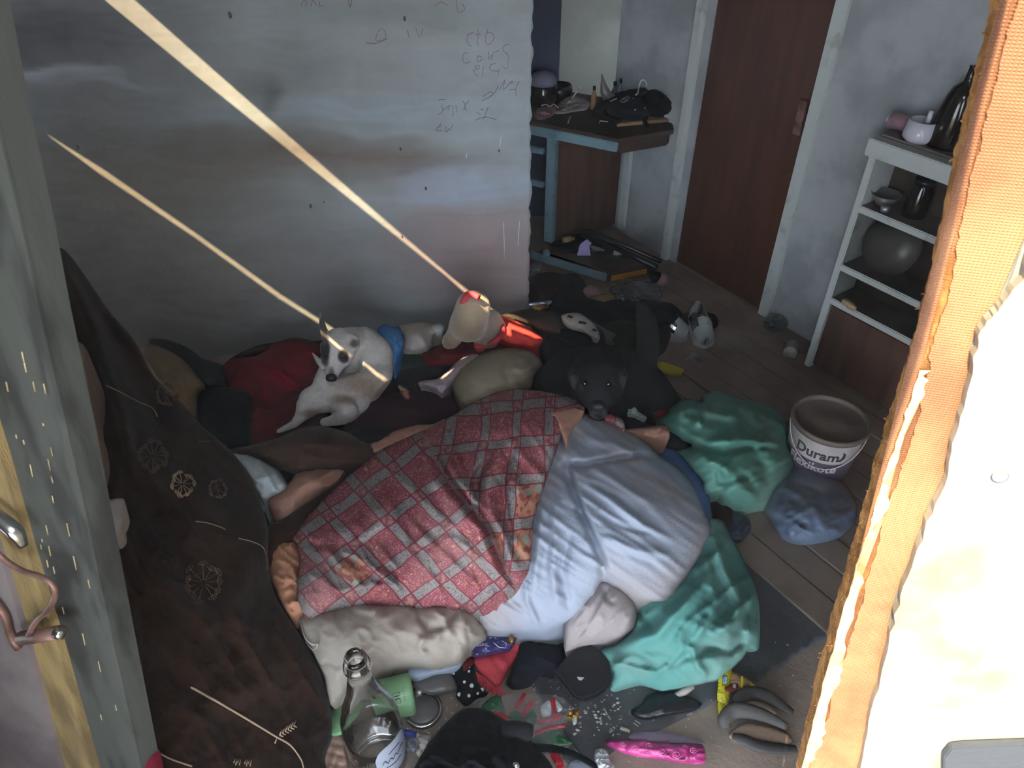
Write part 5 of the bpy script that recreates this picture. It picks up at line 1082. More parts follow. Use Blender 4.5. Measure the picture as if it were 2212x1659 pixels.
qt = blob('patchwork_quilt', [(628, 1162), (652, 1128), (690, 1085), (735, 1042), (785, 1002), (828, 968), (880, 944), (930, 922), (985, 893), (1040, 861), (1075, 846), (1112, 840), (1170, 845), (1228, 858), (1258, 874), (1263, 886), (1240, 884), (1222, 905), (1214, 930), (1204, 965), (1190, 1005), (1172, 1062), (1156, 1110), (1150, 1160), (1148, 1210), (1140, 1240), (1124, 1262), (1090, 1286), (1030, 1304), (960, 1308), (900, 1308), (850, 1300), (790, 1298), (740, 1302), (700, 1316), (668, 1326), (652, 1320), (640, 1290), (642, 1240), (648, 1208), (640, 1180)],
    QZ, m_quilt, 'maroon patchwork print quilt with grey strips, heaped in the middle of the bed', 'quilt', .10, step=5.5, thick=.10, power=.4, uvf=quv,
    folds=[(cre[1:], 10, -.040), ([(x - 24, y + 2) for x, y in cre[2:-1]], 13, .022), ([(x + 24, y - 4) for x, y in cre[1:-1]], 11, .034), ([(1055, 985), (1030, 1040), (1035, 1100), (1070, 1160)], 9, -.036), ([(1085, 960), (1060, 1010), (1055, 1070), (1085, 1150), (1110, 1240)], 9, .032), ([(1108, 960), (1086, 1040), (1095, 1120), (1112, 1200)], 7, -.022), ([(960, 930), (990, 1000), (985, 1040)], 9, -.02),
           ([(690, 1180), (760, 1200), (830, 1245), (880, 1290)], 9, .018), ([(650, 1168), (720, 1185), (790, 1225), (840, 1270)], 8, -.018), ([(700, 1160), (790, 1130), (840, 1080)], 22, .012), ([(890, 950), (930, 990), (940, 1060)], 16, .018), ([(770, 1030), (850, 1060), (930, 1150), (1000, 1240)], 18, -.008), ([(840, 1060), (880, 1130), (900, 1200)], 9, -.010), ([(1130, 1000), (1120, 1100), (1130, 1200)], 12, .010), ([(980, 920), (1060, 930), (1150, 900)], 20, .012), ([(720, 1280), (800, 1262), (860, 1268)], 10, .010)],
    wr=[(.016, 44, 45, 3), (.008, 20, 60, 3), (.003, 9, 50, 3)], key='quilt')
def qlin(name, poly, z, mt, pf=.02, **k): return soft(name, poly, z, mt, pf, 5, parent=qt, thick=.06, wr=[(.016, 13, 40, 2.5), (.008, 7, -20, 3)], label='peach cotton lining', **k)
qlin('lining', [(580, 1210), (588, 1185), (606, 1166), (630, 1158), (644, 1180), (652, 1210), (648, 1260), (654, 1300), (668, 1318), (644, 1328), (628, 1332), (610, 1308), (592, 1270), (581, 1240)], .19, m_orange, .05)
qlin('lining', [(795, 962), (820, 946), (850, 932), (900, 918), (936, 916), (960, 905), (930, 935), (880, 952), (830, 975), (800, 985)], .20, m_peach, .03)
soft('lining', [(1190, 892), (1216, 884), (1244, 879), (1264, 885), (1246, 902), (1232, 930), (1224, 958), (1210, 925)], [(1190, 892, .352), (1264, 885, .29), (1224, 958, .34)], m_peach, .004, 5, parent=qt, thick=.03, smooth=False, wr=[(.004, 12, 20, 4)], label='peach cotton lining')
qlin('lining', [(1352, 928), (1400, 921), (1438, 919), (1446, 930), (1444, 948), (1400, 944), (1375, 938)], .21, m_peach, .02)
soft('quilt_corner', [(1310, 893), (1330, 896), (1345, 905), (1350, 925), (1325, 915), (1305, 903)], .25, m_quilt, .01, 5, parent=qt, uvf=quv, thick=.04)
blob('peach_sheet', [(578, 1078), (600, 1062), (625, 1042), (640, 1020), (680, 1012), (720, 1010), (750, 1008), (746, 1030), (705, 1060), (660, 1090), (640, 1110), (610, 1128), (590, 1120)], .175, m_peach, 'peach sheet bunched between white cloth and quilt at the left', 'sheet', .05, step=5, thick=.1, wr=[(.016, 18, -30, 3), (.006, 8, -30, 3)])
blob('white_garment', [(495, 985), (505, 978), (545, 985), (590, 1008), (605, 1020), (622, 1048), (615, 1062), (585, 1075), (570, 1085), (552, 1062), (530, 1030), (510, 1008)], .19, m_whitecl, 'white garment tucked beside the brown fleece', 'garment', .06, step=5, thick=.1, wr=[(.016, 16, 60, 2.5), (.007, 8, 20, 2.5)])
blob('black_cloth_patch', [(600, 1005), (640, 1012), (655, 1022), (630, 1038), (615, 1040)], .16, m_black, 'black cloth patch between the white garment and peach sheet', 'cloth', .02, step=5)
blob('brown_throw_end', [(490, 972), (540, 962), (600, 945), (650, 925), (700, 920), (760, 938), (800, 958), (818, 980), (806, 1000), (770, 1012), (745, 1015), (700, 1012), (640, 1016), (600, 1000), (550, 985)], .20, m_fleece2, 'brown fleece end folded in front of the white dog', 'throw', .06, step=6, thick=.12, wr=[(.014, 26, 10, 3), (.005, 9, 40, 2)])
blob('brown_fleece_flap', [(745, 1015), (735, 1040), (690, 1082), (650, 1128), (628, 1162), (608, 1168), (590, 1190), (580, 1215), (575, 1180), (582, 1130), (605, 1125), (655, 1092), (700, 1064), (730, 1040)], .235, m_fleece, 'dark brown fleece flap along the left edge of the patchwork quilt', 'throw', .015, step=6, thick=.1)
blob('black_sleeve', [(755, 932), (800, 918), (835, 925), (852, 940), (840, 955), (800, 962), (770, 958)], .19, m_black, 'black sleeve lying below the plum fleece', 'garment', .04, step=5)

# ------------------------------------------------------------------ DOGS
wd0 = P(740, 800, .10); K_ = lambda u, v, z: P(u, v, z)
white = (.50, .465, .44); dk = (.03, .027, .03); tanf = (.30, .225, .175)
dog = T('white_dog', 'small white dog with black eye patches curled up with its nose on its flank', 'dog', wd0)
creature('body', [
    [(K_(785, 742, .25), .055), (K_(808, 768, .23), .062), (K_(812, 805, .20), .055), (K_(792, 835, .17), .052), (K_(750, 845, .17), .052), (K_(705, 856, .17), .052), (K_(676, 865, .17), .044)],   # back, curled
    [(K_(772, 742, .26), .052), (K_(750, 738, .29), .046)],                       # neck
    [(K_(785, 765, .22), .060), (K_(785, 800, .18), .060), (K_(760, 830, .16), .05)],
    [(K_(733, 742, .30), .050), (K_(731, 757, .30), .047), (K_(727, 775, .29), .036), (K_(721, 793, .275), .026), (K_(717, 808, .265), .020)],       # head and muzzle
    [(K_(712, 750, .30), .030), (K_(712, 768, .295), .026)], [(K_(745, 760, .30), .032), (K_(741, 775, .29), .026)],   # cheeks
    [(K_(706, 800, .22), .026), (K_(702, 830, .20), .038)],
    [(K_(665, 878, .16), .036), (K_(652, 897, .15), .020), (K_(636, 916, .14), .013), (K_(612, 927, .13), .010), (K_(600, 932, .13), .007)],   # hind leg and tail end
    [(K_(738, 876, .155), .040), (K_(752, 890, .165), .032), (K_(738, 905, .15), .020), (K_(700, 912, .13), .014)],       # haunch and shank
    [(K_(775, 868, .14), .034), (K_(784, 880, .14), .022), (K_(766, 897, .13), .015)],                               # paw tucked under
    [(K_(708, 736, .33), .016), (K_(701, 720, .352), .013), (K_(696, 700, .368), .010), (K_(692, 676, .385), .005)],   # upright ear
    [(K_(757, 732, .325), .018), (K_(768, 736, .325), .014), (K_(772, 752, .315), .008)],                                # folded ear
    [(K_(697, 790, .27), .012), (K_(686, 777, .27), .009), (K_(675, 763, .27), .004)]],
    [], m_furwhite, [
    ((742, 770), (13, 14, .20), dk, .4), ((702, 758), (11, 32, .20), dk, .4), ((698, 705), (12, 34, .28), (.085, .075, .07), .8), ((765, 742), (10, 10, .26), (.10, .08, .07), .8),
    ((716, 802), (6, 10, .2), (.13, .10, .09), .8), ((790, 798), (50, 12, .1), (.30, .28, .26), .9), ((785, 830), (45, 22, .1), tanf, 1.2), ((735, 862), (26, 10, .1), tanf, 1.1), ((672, 893), (22, 9, .08), tanf, 1.0), ((815, 850), (30, 12, .1), tanf, 1.0)],
    base=white, voxel=.0048, parent=dog, smooth_it=5)
creature('nose', [[(K_(712, 816, .272), .0125), (K_(719, 816, .272), .0125)]], [], m_nose, None, voxel=.0025, parent=dog)
for (u, v) in ((741, 770), (706, 772)): lathe('eye', [(.0055, 0), (.005, .002), (.0025, .004), (.001, .0045)], m_eye, K_(u, v, .338 if u > 720 else .325), (K_(u, v, .5) - K_(u, v, .3)), dog, seg=14)

bd0 = P(1290, 850, .10); bf = (.006, .006, .0075); bl2 = (.012, .012, .015)
bdog = T('black_dog', 'black dog lying down, looking at the camera with its chin on the quilt', 'dog', bd0)
creature('body', [
    [(K_(1195, 835, .17), .070), (K_(1235, 812, .20), .085), (K_(1290, 808, .22), .090), (K_(1345, 815, .22), .085), (K_(1395, 838, .18), .072), (K_(1425, 855, .15), .050)],    # trunk across
    [(K_(1230, 850, .16), .075), (K_(1200, 862, .14), .05)],
    [(K_(1290, 812, .27), .085), (K_(1290, 828, .30), .080)],
    [(K_(1290, 826, .335), .066), (K_(1291, 842, .325), .058), (K_(1292, 858, .315), .040), (K_(1292, 872, .305), .032), (K_(1292, 886, .295), .028)],   # skull to muzzle
    [(K_(1262, 838, .31), .034), (K_(1262, 850, .29), .03)], [(K_(1322, 838, .31), .034), (K_(1320, 850, .29), .03)],   # cheeks
    [(K_(1268, 818, .365), .022), (K_(1314, 818, .365), .022)],   # brow
    [(K_(1248, 806, .36), .016), (K_(1238, 802, .368), .013), (K_(1230, 814, .352), .009), (K_(1236, 830, .335), .005)],   # ears
    [(K_(1333, 806, .36), .016), (K_(1344, 802, .368), .013), (K_(1352, 814, .352), .009), (K_(1350, 832, .335), .005)],
    [(K_(1335, 868, .18), .05), (K_(1370, 885, .15), .032), (K_(1400, 900, .15), .022)],   # fore leg
    [(K_(1375, 850, .18), .07), (K_(1430, 865, .14), .05)],
    [(K_(1392, 812, .22), .030), (K_(1398, 770, .28), .034), (K_(1400, 725, .36), .034), (K_(1396, 688, .42), .030), (K_(1388, 664, .45), .020)]],
    [], m_furblack, [(K_(1292, 868, .33), (.03, .02, .04), bl2, .8), (K_(1292, 897, .29), (.020, .008, .02), (.11, .11, .12), .7), (K_(1262, 836, .35), (.012, .006, .02), (.03, .03, .035), .7), (K_(1318, 836, .35), (.012, .006, .02), (.03, .03, .035), .7)], base=bf, voxel=.0055, parent=bdog, smooth_it=5)
creature('nose', [[(K_(1286, 878, .325), .0125), (K_(1298, 878, .325), .0125)]], [], m_nose, None, voxel=.0028, parent=bdog)
for (u, v) in ((1263, 828), (1314, 829)): lathe('eye', [(.0088, 0), (.0080, .003), (.005, .0065), (.001, .008)], m_eye, K_(u, v, .368), (K_(u, v, .8) - K_(u, v, .3)), bdog, seg=18)
for s in (-1, 1):
    pts = [K_(1243, 800, .378), K_(1229, 806, .372), K_(1231, 820, .358), K_(1240, 836, .344), K_(1250, 812, .368)] if s < 0 else [K_(1339, 800, .378), K_(1353, 806, .372), K_(1352, 820, .358), K_(1346, 838, .344), K_(1332, 812, .368)]
    V = [*pts]; c = np.mean(V, axis=0); c2_ = c + (np.array([0, 0, H]) - c) * .006
    finish('ear_flap', [*V, c2_, *[p - np.array([0, .006, .006]) for p in V]], [(i, (i + 1) % 5, 5) for i in range(5)] + [(i, 6 + i, 6 + (i + 1) % 5, (i + 1) % 5) for i in range(5)] + [(10, 9, 8, 7, 6)], mat('black_ear', '101114', None, bump=.3), bdog)

# ------------------------------------------------------------------ LITTER IN THE FOREGROUND
# champagne style bottle
BS = 1.2; hB = .33 * BS
b0 = P(762, 1420, hB + .0); b0 = np.array([b0[0], b0[1], 0]) + np.array([.004, -.0, 0])
bt = T('glass_bottle', 'empty clear champagne bottle standing in the foreground', 'bottle', b0)
prof = [(.001, .004), (.020, .018), (.040, .004), (.046, 0), (.049, .006), (.049, .13), (.047, .155), (.038, .195), (.026, .235), (.0195, .275), (.0175, .298), (.0205, .300), (.0215, .306), (.0205, .312), (.0175, .314), (.0175, .326), (.016, .331), (.0125, .331), (.0125, .31), (.0145, .27), (.021, .232), (.033, .192), (.043, .152), (.0455, .13), (.0455, .012), (.03, .014), (.001, .026)]
lathe('glass', [(a_ * BS, b_ * BS) for a_, b_ in prof], m_glass, b0, parent=bt, seg=44)
la = math.atan2(-b0[1], -b0[0]) + .55
def onbt(x, z, e=.0008): return np.array([b0[0] + (.049 * BS + e) * math.cos(la + x / .049), b0[1] + (.049 * BS + e) * math.sin(la + x / .049), z * BS])
V = []; F = []
for i in range(15):
    x = -.035 + .07 * i / 14; hh = .048 * (1 - (abs(x) / .036) ** 3.2) ** .5
    V += [onbt(x, .085 - hh), onbt(x, .085 + hh)]
for i in range(14): F.append((2 * i, 2 * i + 2, 2 * i + 3, 2 * i + 1))
finish('label', V, F, m_label, bt, label='pale oval label with faded script')
tubes('script', [[onbt(x, .085 + z, .0014) for x, z in L] for L in ([(-.025, -.004), (-.02, .006), (-.016, -.006), (-.01, .004), (-.006, -.004), (0, .005), (.004, -.003), (.012, .006), (.022, .002)], [(-.012, .02), (0, .024), (.012, .022)], [(-.02, -.018), (-.005, -.02), (.01, -.018)])], .0009, m_ink, bt, sm=3, sides=4)
# mint tub lying down
a = P(893, 1497, .045); b = P(800, 1520, .045); ax = (b - a) / np.linalg.norm(b - a)
mt_ = T('mint_tub', 'mint green one litre plastic tub lying against the cream pillow', 'tub', a * [1, 1, 0])
lathe('body', [(.001, 0), (.036, 0), (.043, .004), (.045, .010), (.045, .075), (.043, .080), (.041, .084), (.041, .088)], m_mint, a, ax, mt_, seg=44, open_top=True)
R = Vector(ax).to_track_quat('Z', 'Y').to_matrix()
upv = np.array([0, -.35, 1.0]); upv -= ax * (upv @ ax); upv /= np.linalg.norm(upv); sdv = np.cross(upv, ax)
def ont(x, y, e=.0008):   # x along the axis, y round the girth (0 = top)
    t = y / .045; return a + ax * x + (upv * math.cos(t) + sdv * math.sin(t)) * (.045 + e)
text_part('lettering', '1L', .014, lambda x, y, h: ont(.036 - y, .010 + x, .001 + max(h, 0)), m_ink, mt_, bold=.0004)
tubes('print', [[ont(.029, .000), ont(.043, .000), ont(.043, .021), ont(.029, .021), ont(.029, .000)]] + [[ont(.05 + .005 * i, -.02 + .004 * (i % 2)), ont(.05 + .005 * i, .022 - .003 * i)] for i in range(4)] + [[ont(.02, -.008 + .006 * i), ont(.02, -.005 + .006 * i)] for i in range(5)], .0005, m_holly, mt_, sides=4)
prism('print_flower', [ont(.075 + .008 * math.cos(t), -.016 + .007 * math.sin(t) * (1 + .3 * math.sin(3 * t))) for t in np.linspace(0, 6.28, 12)[:-1]], upv * .0008, m_santared, mt_, label='small red flower print')
tag(lathe('mint_disc', [(.001, .008), (.044, .008), (.047, .004), (.047, 0), (.044, -.001)], m_mint, P(742, 1545, .02), (-.45, .1, .9), seg=40), 'mint green disc behind the glass bottle', 'lid')
# jar lid with rings, dark clear cover
jl = T('jar_ring', 'silver rimmed glass jar lid on the floor beside the mint tub', 'jar lid', P(916, 1535, 0))
lathe('rim', [(.036, 0), (.041, .001), (.0425, .004), (.041, .007), (.0425, .010), (.041, .013), (.036, .014), (.0355, .008)], m_steel, P(915, 1537, .001), parent=jl, seg=44)
lathe('glass', [(.001, .004), (.034, .005), (.036, .009), (.030, .014), (.001, .016)], m_leadgrey, P(915, 1537, .001), parent=jl, seg=36)
tag(lathe('metal_ring', [(.020, 0), (.023, .002), (.020, .004), (.023, .006), (.020, .008), (.018, .004)], m_steel, P(906, 1500, .012), (.2, -.3, 1), seg=30), 'stack of bright rings beside the grey plastic piece', 'ring')
blob('grey_plastic_piece', [(888, 1478), (905, 1462), (935, 1452), (962, 1440), (975, 1452), (988, 1478), (985, 1490), (960, 1498), (930, 1500), (905, 1492)], .035, m_leadgrey, 'grey brown curved plastic piece above the jar lid', 'plastic piece', .02, step=5, thick=.012)
blob('dotted_fabric', [(972, 1440), (990, 1430), (1010, 1428), (1022, 1425), (1026, 1445), (1030, 1468), (1045, 1490), (1055, 1498), (1035, 1505), (1015, 1520), (1000, 1522), (985, 1505), (988, 1485), (975, 1465)], .03, m_black, 'black fabric scrap with white dots', 'fabric', .02, step=5, thick=.02, key='dots')
for u, v, r in ((1019, 1481, 5), (1003, 1473, 3.5), (1041, 1490, 4.5), (992, 1500, 4.5), (1032, 1498, 3), (1013, 1441, 3), (980, 1455, 3), (1013, 1450, 3), (985, 1448, 3), (1013, 1503, 4)):
    lathe('dot', [(.001, .0008), (r * .0009, .0006), (r * .001, 0)], m_wrapwhite, P(u, v, zat('dots', u, v) + .0012), (0, -.3, 1), bpy.data.objects['dotted_fabric'], seg=10)
# coral fringed cloth, purple wrapper
cl = blob('coral_cloth', [(1022, 1420), (1060, 1410), (1100, 1385), (1122, 1372), (1134, 1372), (1128, 1395), (1112, 1425), (1098, 1450), (1082, 1478), (1072, 1485), (1055, 1470), (1038, 1455), (1028, 1440)], .03, m_coral, 'coral red fringed cloth fanning out below the purple wrapper', 'cloth', .02, step=5, thick=.02, wr=[(.006, 12, 50, 4)])
fr = []
for i in range(13):
    t = i / 12; x0 = 1030 + 50 * t; y0 = 1452 + 30 * t; fr.append([P(x0, y0, .03), P(x0 + 4 + 2 * t, y0 + 16, .02), P(x0 + 2 + 5 * math.sin(i * 2), y0 + 30 - 4 * t, .006)])
tubes('fringe', fr, .0032, m_coral, cl, sm=3, sides=6, flat=.5)['kind'] = 'stuff'
blob('coral_paper', [(1000, 1432), (1020, 1418), (1025, 1428), (1010, 1445), (1002, 1450)], .05, m_darkred, 'dull red paper scrap beside the dotted fabric', 'paper', .006, step=4)
pw_ = blob('purple_wrapper', [(1018, 1410), (1022, 1390), (1034, 1376), (1060, 1374), (1090, 1372), (1118, 1372), (1112, 1390), (1104, 1402), (1080, 1408), (1050, 1414), (1024, 1417)], .065, m_purple, 'shiny purple snack wrapper under the white duvet edge', 'wrapper', .02, step=4, flat=True, thick=.012, wr=[(.008, 10, 10, 2)], key='pwrap')
def onpw(x, y, h, cu=0, cv=0, k=1): return P(cu + x * k, cv - y * k, zat('pwrap', cu + x * k, cv - y * k) + .0025 + max(h, 0))
text_part('lettering', 'SNITE', 9, lambda x, y, h: onpw(-x, -y, 0, 1042, 1392), m_logolight, pw_, depth=0)
tubes('print', [[P(u, v, zat('pwrap', u, v) + .003) for u, v in L] for L in ([(1066, 1388), (1078, 1398), (1092, 1400), (1094, 1390), (1084, 1384)], [(1058, 1378), (1066, 1376), (1072, 1380)])], .001, m_wrapwhite, pw_, sides=4, label='white and red outline print')
blob('gold_star', [(1099, 1374), (1110, 1374), (1110, 1386), (1102, 1388)], .092, m_gold, 'gold printed corner of foil on the purple wrapper', 'foil', .003, step=3)
# black folded fabric and black lid
blob('black_garment_fold', [(1125, 1385), (1160, 1384), (1190, 1390), (1218, 1400), (1228, 1420), (1215, 1440), (1205, 1455), (1178, 1450), (1165, 1460), (1140, 1478), (1112, 1482), (1094, 1478), (1100, 1455), (1115, 1420)], .03, m_navy, 'folded navy black garment left of the black plastic lid', 'garment', .05, step=5, thick=.028, wr=[(.02, 26, 30, 2), (.006, 10, 20, 2)])
lid = prism('plastic_cover', [P(u, v, .075 - .0 * v) for u, v in ((1222, 1418), (1246, 1400), (1272, 1390), (1295, 1398), (1316, 1425), (1322, 1455), (1314, 1485), (1290, 1502), (1258, 1512), (1240, 1506), (1212, 1470), (1196, 1450))], (0, 0, -.018), m_blackpl, bevel=.006)
tag(lid, 'black six sided plastic lid resting against the teal sheet', 'lid')
prism('pale_mark', [P(u, v, .0765) for u, v in ((1246, 1462), (1262, 1464), (1256, 1470), (1250, 1469))], (0, 0, .0004), m_wrapwhite, lid, label='small pale mark');  # flat pale mark on the lid
blob('black_lid_support', [(1215, 1430), (1260, 1405), (1300, 1420), (1305, 1470), (1262, 1500), (1225, 1470)], .02, m_black, 'black cloth under the plastic lid', 'cloth', .03, step=6)
# christmas wrapping film
wf_ = T('christmas_wrap', 'clear gift wrap with printed holly leaves and red striped canes', 'wrapping', P(1150, 1540, 0))
soft('film', [(1030, 1520), (1070, 1500), (1120, 1500), (1180, 1500), (1220, 1510), (1240, 1540), (1215, 1575), (1230, 1610), (1180, 1640), (1100, 1600), (1050, 1560)], .012, m_film, .012, 6, flat=True, parent=wf_, thick=.004, wr=[(.008, 20, 20, 1.5)], key='film')
def wp(nm, poly, mt, lab=None, z=.017): return soft(nm, poly, z, mt, .004, 4, flat=True, parent=wf_, thick=.003, wr=[(.003, 8, 30, 2)], label=lab)
for poly in ([(1040, 1525), (1062, 1505), (1080, 1503), (1086, 1520), (1090, 1536), (1070, 1540), (1045, 1538)], [(1098, 1545), (1112, 1535), (1125, 1540), (1130, 1552), (1122, 1560), (1100, 1552)], [(1128, 1550), (1150, 1535), (1160, 1548), (1156, 1566), (1135, 1562)], [(1148, 1598), (1165, 1584), (1200, 1576), (1220, 1590), (1238, 1605), (1210, 1610), (1170, 1614), (1150, 1612)]):
    wp('holly_leaf', poly, m_holly, 'green holly leaf print')
for poly in ([(1110, 1528), (1130, 1498), (1137, 1502), (1120, 1530)], [(1126, 1542), (1142, 1516), (1156, 1515), (1130, 1550)], [(1052, 1540), (1075, 1537), (1090, 1540), (1098, 1556), (1080, 1566), (1062, 1556)], [(1190, 1515), (1194, 1505), (1199, 1508), (1202, 1540), (1212, 1540), (1208, 1555), (1165, 1566), (1160, 1555), (1192, 1545)], [(1155, 1580), (1190, 1566), (1218, 1562), (1222, 1570), (1180, 1578), (1160, 1588)], [(1185, 1625), (1200, 1618), (1215, 1640), (1218, 1659), (1205, 1659)]):
    wp('red_cane', poly, m_santared, 'red cane stripe print', .019)
for poly in ([(1168, 1528), (1185, 1512), (1190, 1520), (1190, 1544), (1172, 1548)], [(1200, 1512), (1216, 1530), (1204, 1538)]): wp('white_stripe', poly, m_wrapwhite, 'white printed stripe', .018)
blob('foil_scrap', [(1215, 1545), (1230, 1535), (1252, 1532), (1250, 1548), (1242, 1565), (1232, 1560)], .008, m_gold, 'gold foil scrap beside the gift wrap', 'foil', .01, step=4, flat=True, wr=[(.008, 7, 20, 1.5)])
blob('white_scrap_paper', [(1236, 1548), (1245, 1545), (1246, 1562), (1238, 1566)], .016, m_wrapwhite, 'tiny white paper scrap on the gold foil', 'paper', .002, step=3)
# black bag in front with strap
bb = blob('black_handbag', [(905, 1640), (935, 1595), (965, 1560), (1000, 1532), (1040, 1530), (1075, 1545), (1100, 1560), (1125, 1560), (1150, 1570), (1148, 1600), (1165, 1620), (1190, 1650), (1205, 1700), (1190, 1780), (900, 1780), (880, 1700)], [(905, 1640, .04), (1000, 1532, .06), (1150, 1570, .06), (1190, 1650, .05), (1000, 1780, .08)], m_black, 'black fabric bag with a long strap at the bottom of the picture', 'bag', .11, step=6, thick=.05, wr=[(.035, 36, 40, 2), (.014, 14, 10, 2)], key='hbag')
soft('flap', [(1080, 1562), (1110, 1556), (1150, 1564), (1152, 1582), (1145, 1600), (1110, 1592), (1082, 1588)], .155, m_charcoal, .01, 5, parent=bb, thick=.012)
tube('strap', [P(1155, 1615, .10), P(1200, 1618, .06), (P(1235, 1628, .03)), P(1270, 1645, .02), P(1300, 1668, .012), P(1320, 1700, .012)], .0095, m_black, bb, sm=5, flat=.25, sides=8)
tubes('trim_cord', [[P(1225, 1595, .006), P(1240, 1615, .006), P(1262, 1640, .006)]], .0028, m_rubber, bb)
lathe('stud', [(.001, .003), (.007, .002), (.008, 0)], m_steel, P(1114, 1655, zat('hbag', 1114, 1655)), (0, -.5, .8), bb, seg=16)
# pen, foil, papers
pn = T('blue_pen', 'short blue plastic pen on the floor between bottle and bag', 'pen', P(875, 1580, 0))
tube('barrel', [P(858, 1578, .012), P(900, 1588, .012)], .0055, m_pen, pn, sides=12); tube('tip', [P(900, 1588, .012), P(906, 1589, .012)], [.005, .003], m_whitepl, pn, sides=12)
blob('silver_foil_ball', [(862, 1600), (875, 1590), (898, 1592), (906, 1605), (902, 1622), (885, 1628), (868, 1618)], .006, m_silver, 'crumpled silver foil ball below the blue pen', 'foil', .02, step=4, flat=True, wr=[(.014, 7, 20, 1.3)], thick=.005)
blob('grey_paper', [(895, 1590), (930, 1588), (925, 1610), (905, 1635), (898, 1620), (905, 1605)], .006, m_greywhite, 'grey white paper under the black bag', 'paper', .01, step=5, flat=True, thick=.004, wr=[(.004, 9, 20, 2)])
blob('white_foil', [(1285, 1622), (1300, 1616), (1312, 1622), (1318, 1640), (1328, 1655), (1320, 1672), (1300, 1675), (1286, 1650)], .006, m_wrapwhite, 'crumpled white wrapper beside the bag strap', 'wrapper', .02, step=4, flat=True, wr=[(.014, 8, 20, 1.3)], thick=.005)
blob('blue_grey_paper', [(1230, 1648), (1262, 1640), (1280, 1650), (1275, 1690), (1232, 1690)], .004, mat('blue_grey_paper', '838a9a', '6f7686', 8), 'pale blue grey paper at the bottom edge behind the strap', 'paper', .004, step=6, flat=True, thick=.003)
# pink printed packet
pk = blob('pink_packet', [(1306, 1604), (1330, 1598), (1390, 1598), (1450, 1606), (1505, 1606), (1520, 1612), (1524, 1645), (1500, 1649), (1450, 1644), (1400, 1636), (1350, 1626), (1322, 1614)], .008, m_pinkrose, 'hot pink rose printed plastic strip on the floor', 'packet', .02, step=4, thick=.006, wr=[(.008, 12, 0, 1.5)], key='pkt')
rs = []
for cu, cv, r in ((1345, 1608, 8), (1372, 1616, 11), (1402, 1610, 9), (1430, 1624, 12), (1462, 1630, 13), (1498, 1620, 10), (1400, 1628, 7), (1480, 1612, 7)):
    rs.append([P(cu + r * (1 - t / 9) * math.cos(t * 1.3), cv + r * .8 * (1 - t / 9) * math.sin(t * 1.3), zat('pkt', cu, cv) + .0015) for t in range(9)])
tubes('rose_print', rs, .0006, mat('pale_pink_print', 'e78abb', None, bump=0), pk, sm=2, sides=4)['kind'] = 'stuff'
blob('lilac_film', [(1358, 1592), (1380, 1580), (1430, 1580), (1470, 1588), (1515, 1600), (1518, 1607), (1450, 1606), (1385, 1600)], .004, mat('lilac_grey_film', '8b7a8d', '6f6072', 9, rough=.4), 'greyish lilac backing behind the pink strip', 'film', .006, step=5, thick=.003, flat=True)
# yellow wrapper
yw = T('biscuit_wrapper', 'yellow biscuit wrapper with brown printed biscuits by the teal sheet', 'wrapper', P(1580, 1500, 0))
YZ = [(1555, 1440, .03), (1555, 1500, .02), (1560, 1550, .006), (1620, 1480, .02)]
soft('strip', [(1552, 1452), (1560, 1432), (1568, 1430), (1580, 1438), (1580, 1470), (1576, 1500), (1570, 1522), (1550, 1512), (1551, 1480)], YZ, m_yellow, .006, 4, flat=True, parent=yw, thick=.005, wr=[(.003, 9, 80, 2)], key='yw')
soft('tail', [(1552, 1515), (1568, 1524), (1566, 1545), (1558, 1550), (1551, 1536)], YZ, m_yellow, .004, 3, flat=True, parent=yw, thick=.004, key='yw2')
soft('biscuit_print', [(1580, 1452), (1600, 1458), (1618, 1468), (1634, 1484), (1610, 1484), (1592, 1490), (1580, 1494), (1576, 1480)], YZ, m_biscuit, .008, 4, flat=True, parent=yw, thick=.005, wr=[(.004, 8, 10, 2)], key='yw3')
for poly in ([(1601, 1460), (1606, 1462), (1606, 1484), (1601, 1485)], [(1620, 1472), (1634, 1484), (1624, 1484)]): soft('yellow_bar', poly, [(u, v, z + .010) for u, v, z in YZ], m_yellow, .001, 3, parent=yw, thick=.002)
soft('maroon_print', [(1566, 1484), (1592, 1476), (1594, 1490), (1580, 1494), (1568, 1494)], [(u, v, z + .011) for u, v, z in YZ], m_maroonlab, .001, 3, parent=yw, thick=.002)
soft('blue_print', [(1561, 1462), (1571, 1460), (1571, 1474), (1561, 1476)], [(u, v, z + .0075) for u, v, z in YZ], m_skyprint, .001, 3, parent=yw, thick=.002)
text_part('lettering', 'GLUCOSE', 7.5, lambda x, y, h: P(1563 - y, 1466 + x, zat('yw', 1563, 1466) + .009), m_maroonlab, yw, depth=0, bold=.15)
text_part('lettering', 'SE', 9, lambda x, y, h: P(1586 + y * .9, 1482 - x, .042), m_logolight, yw, depth=0, bold=.2)
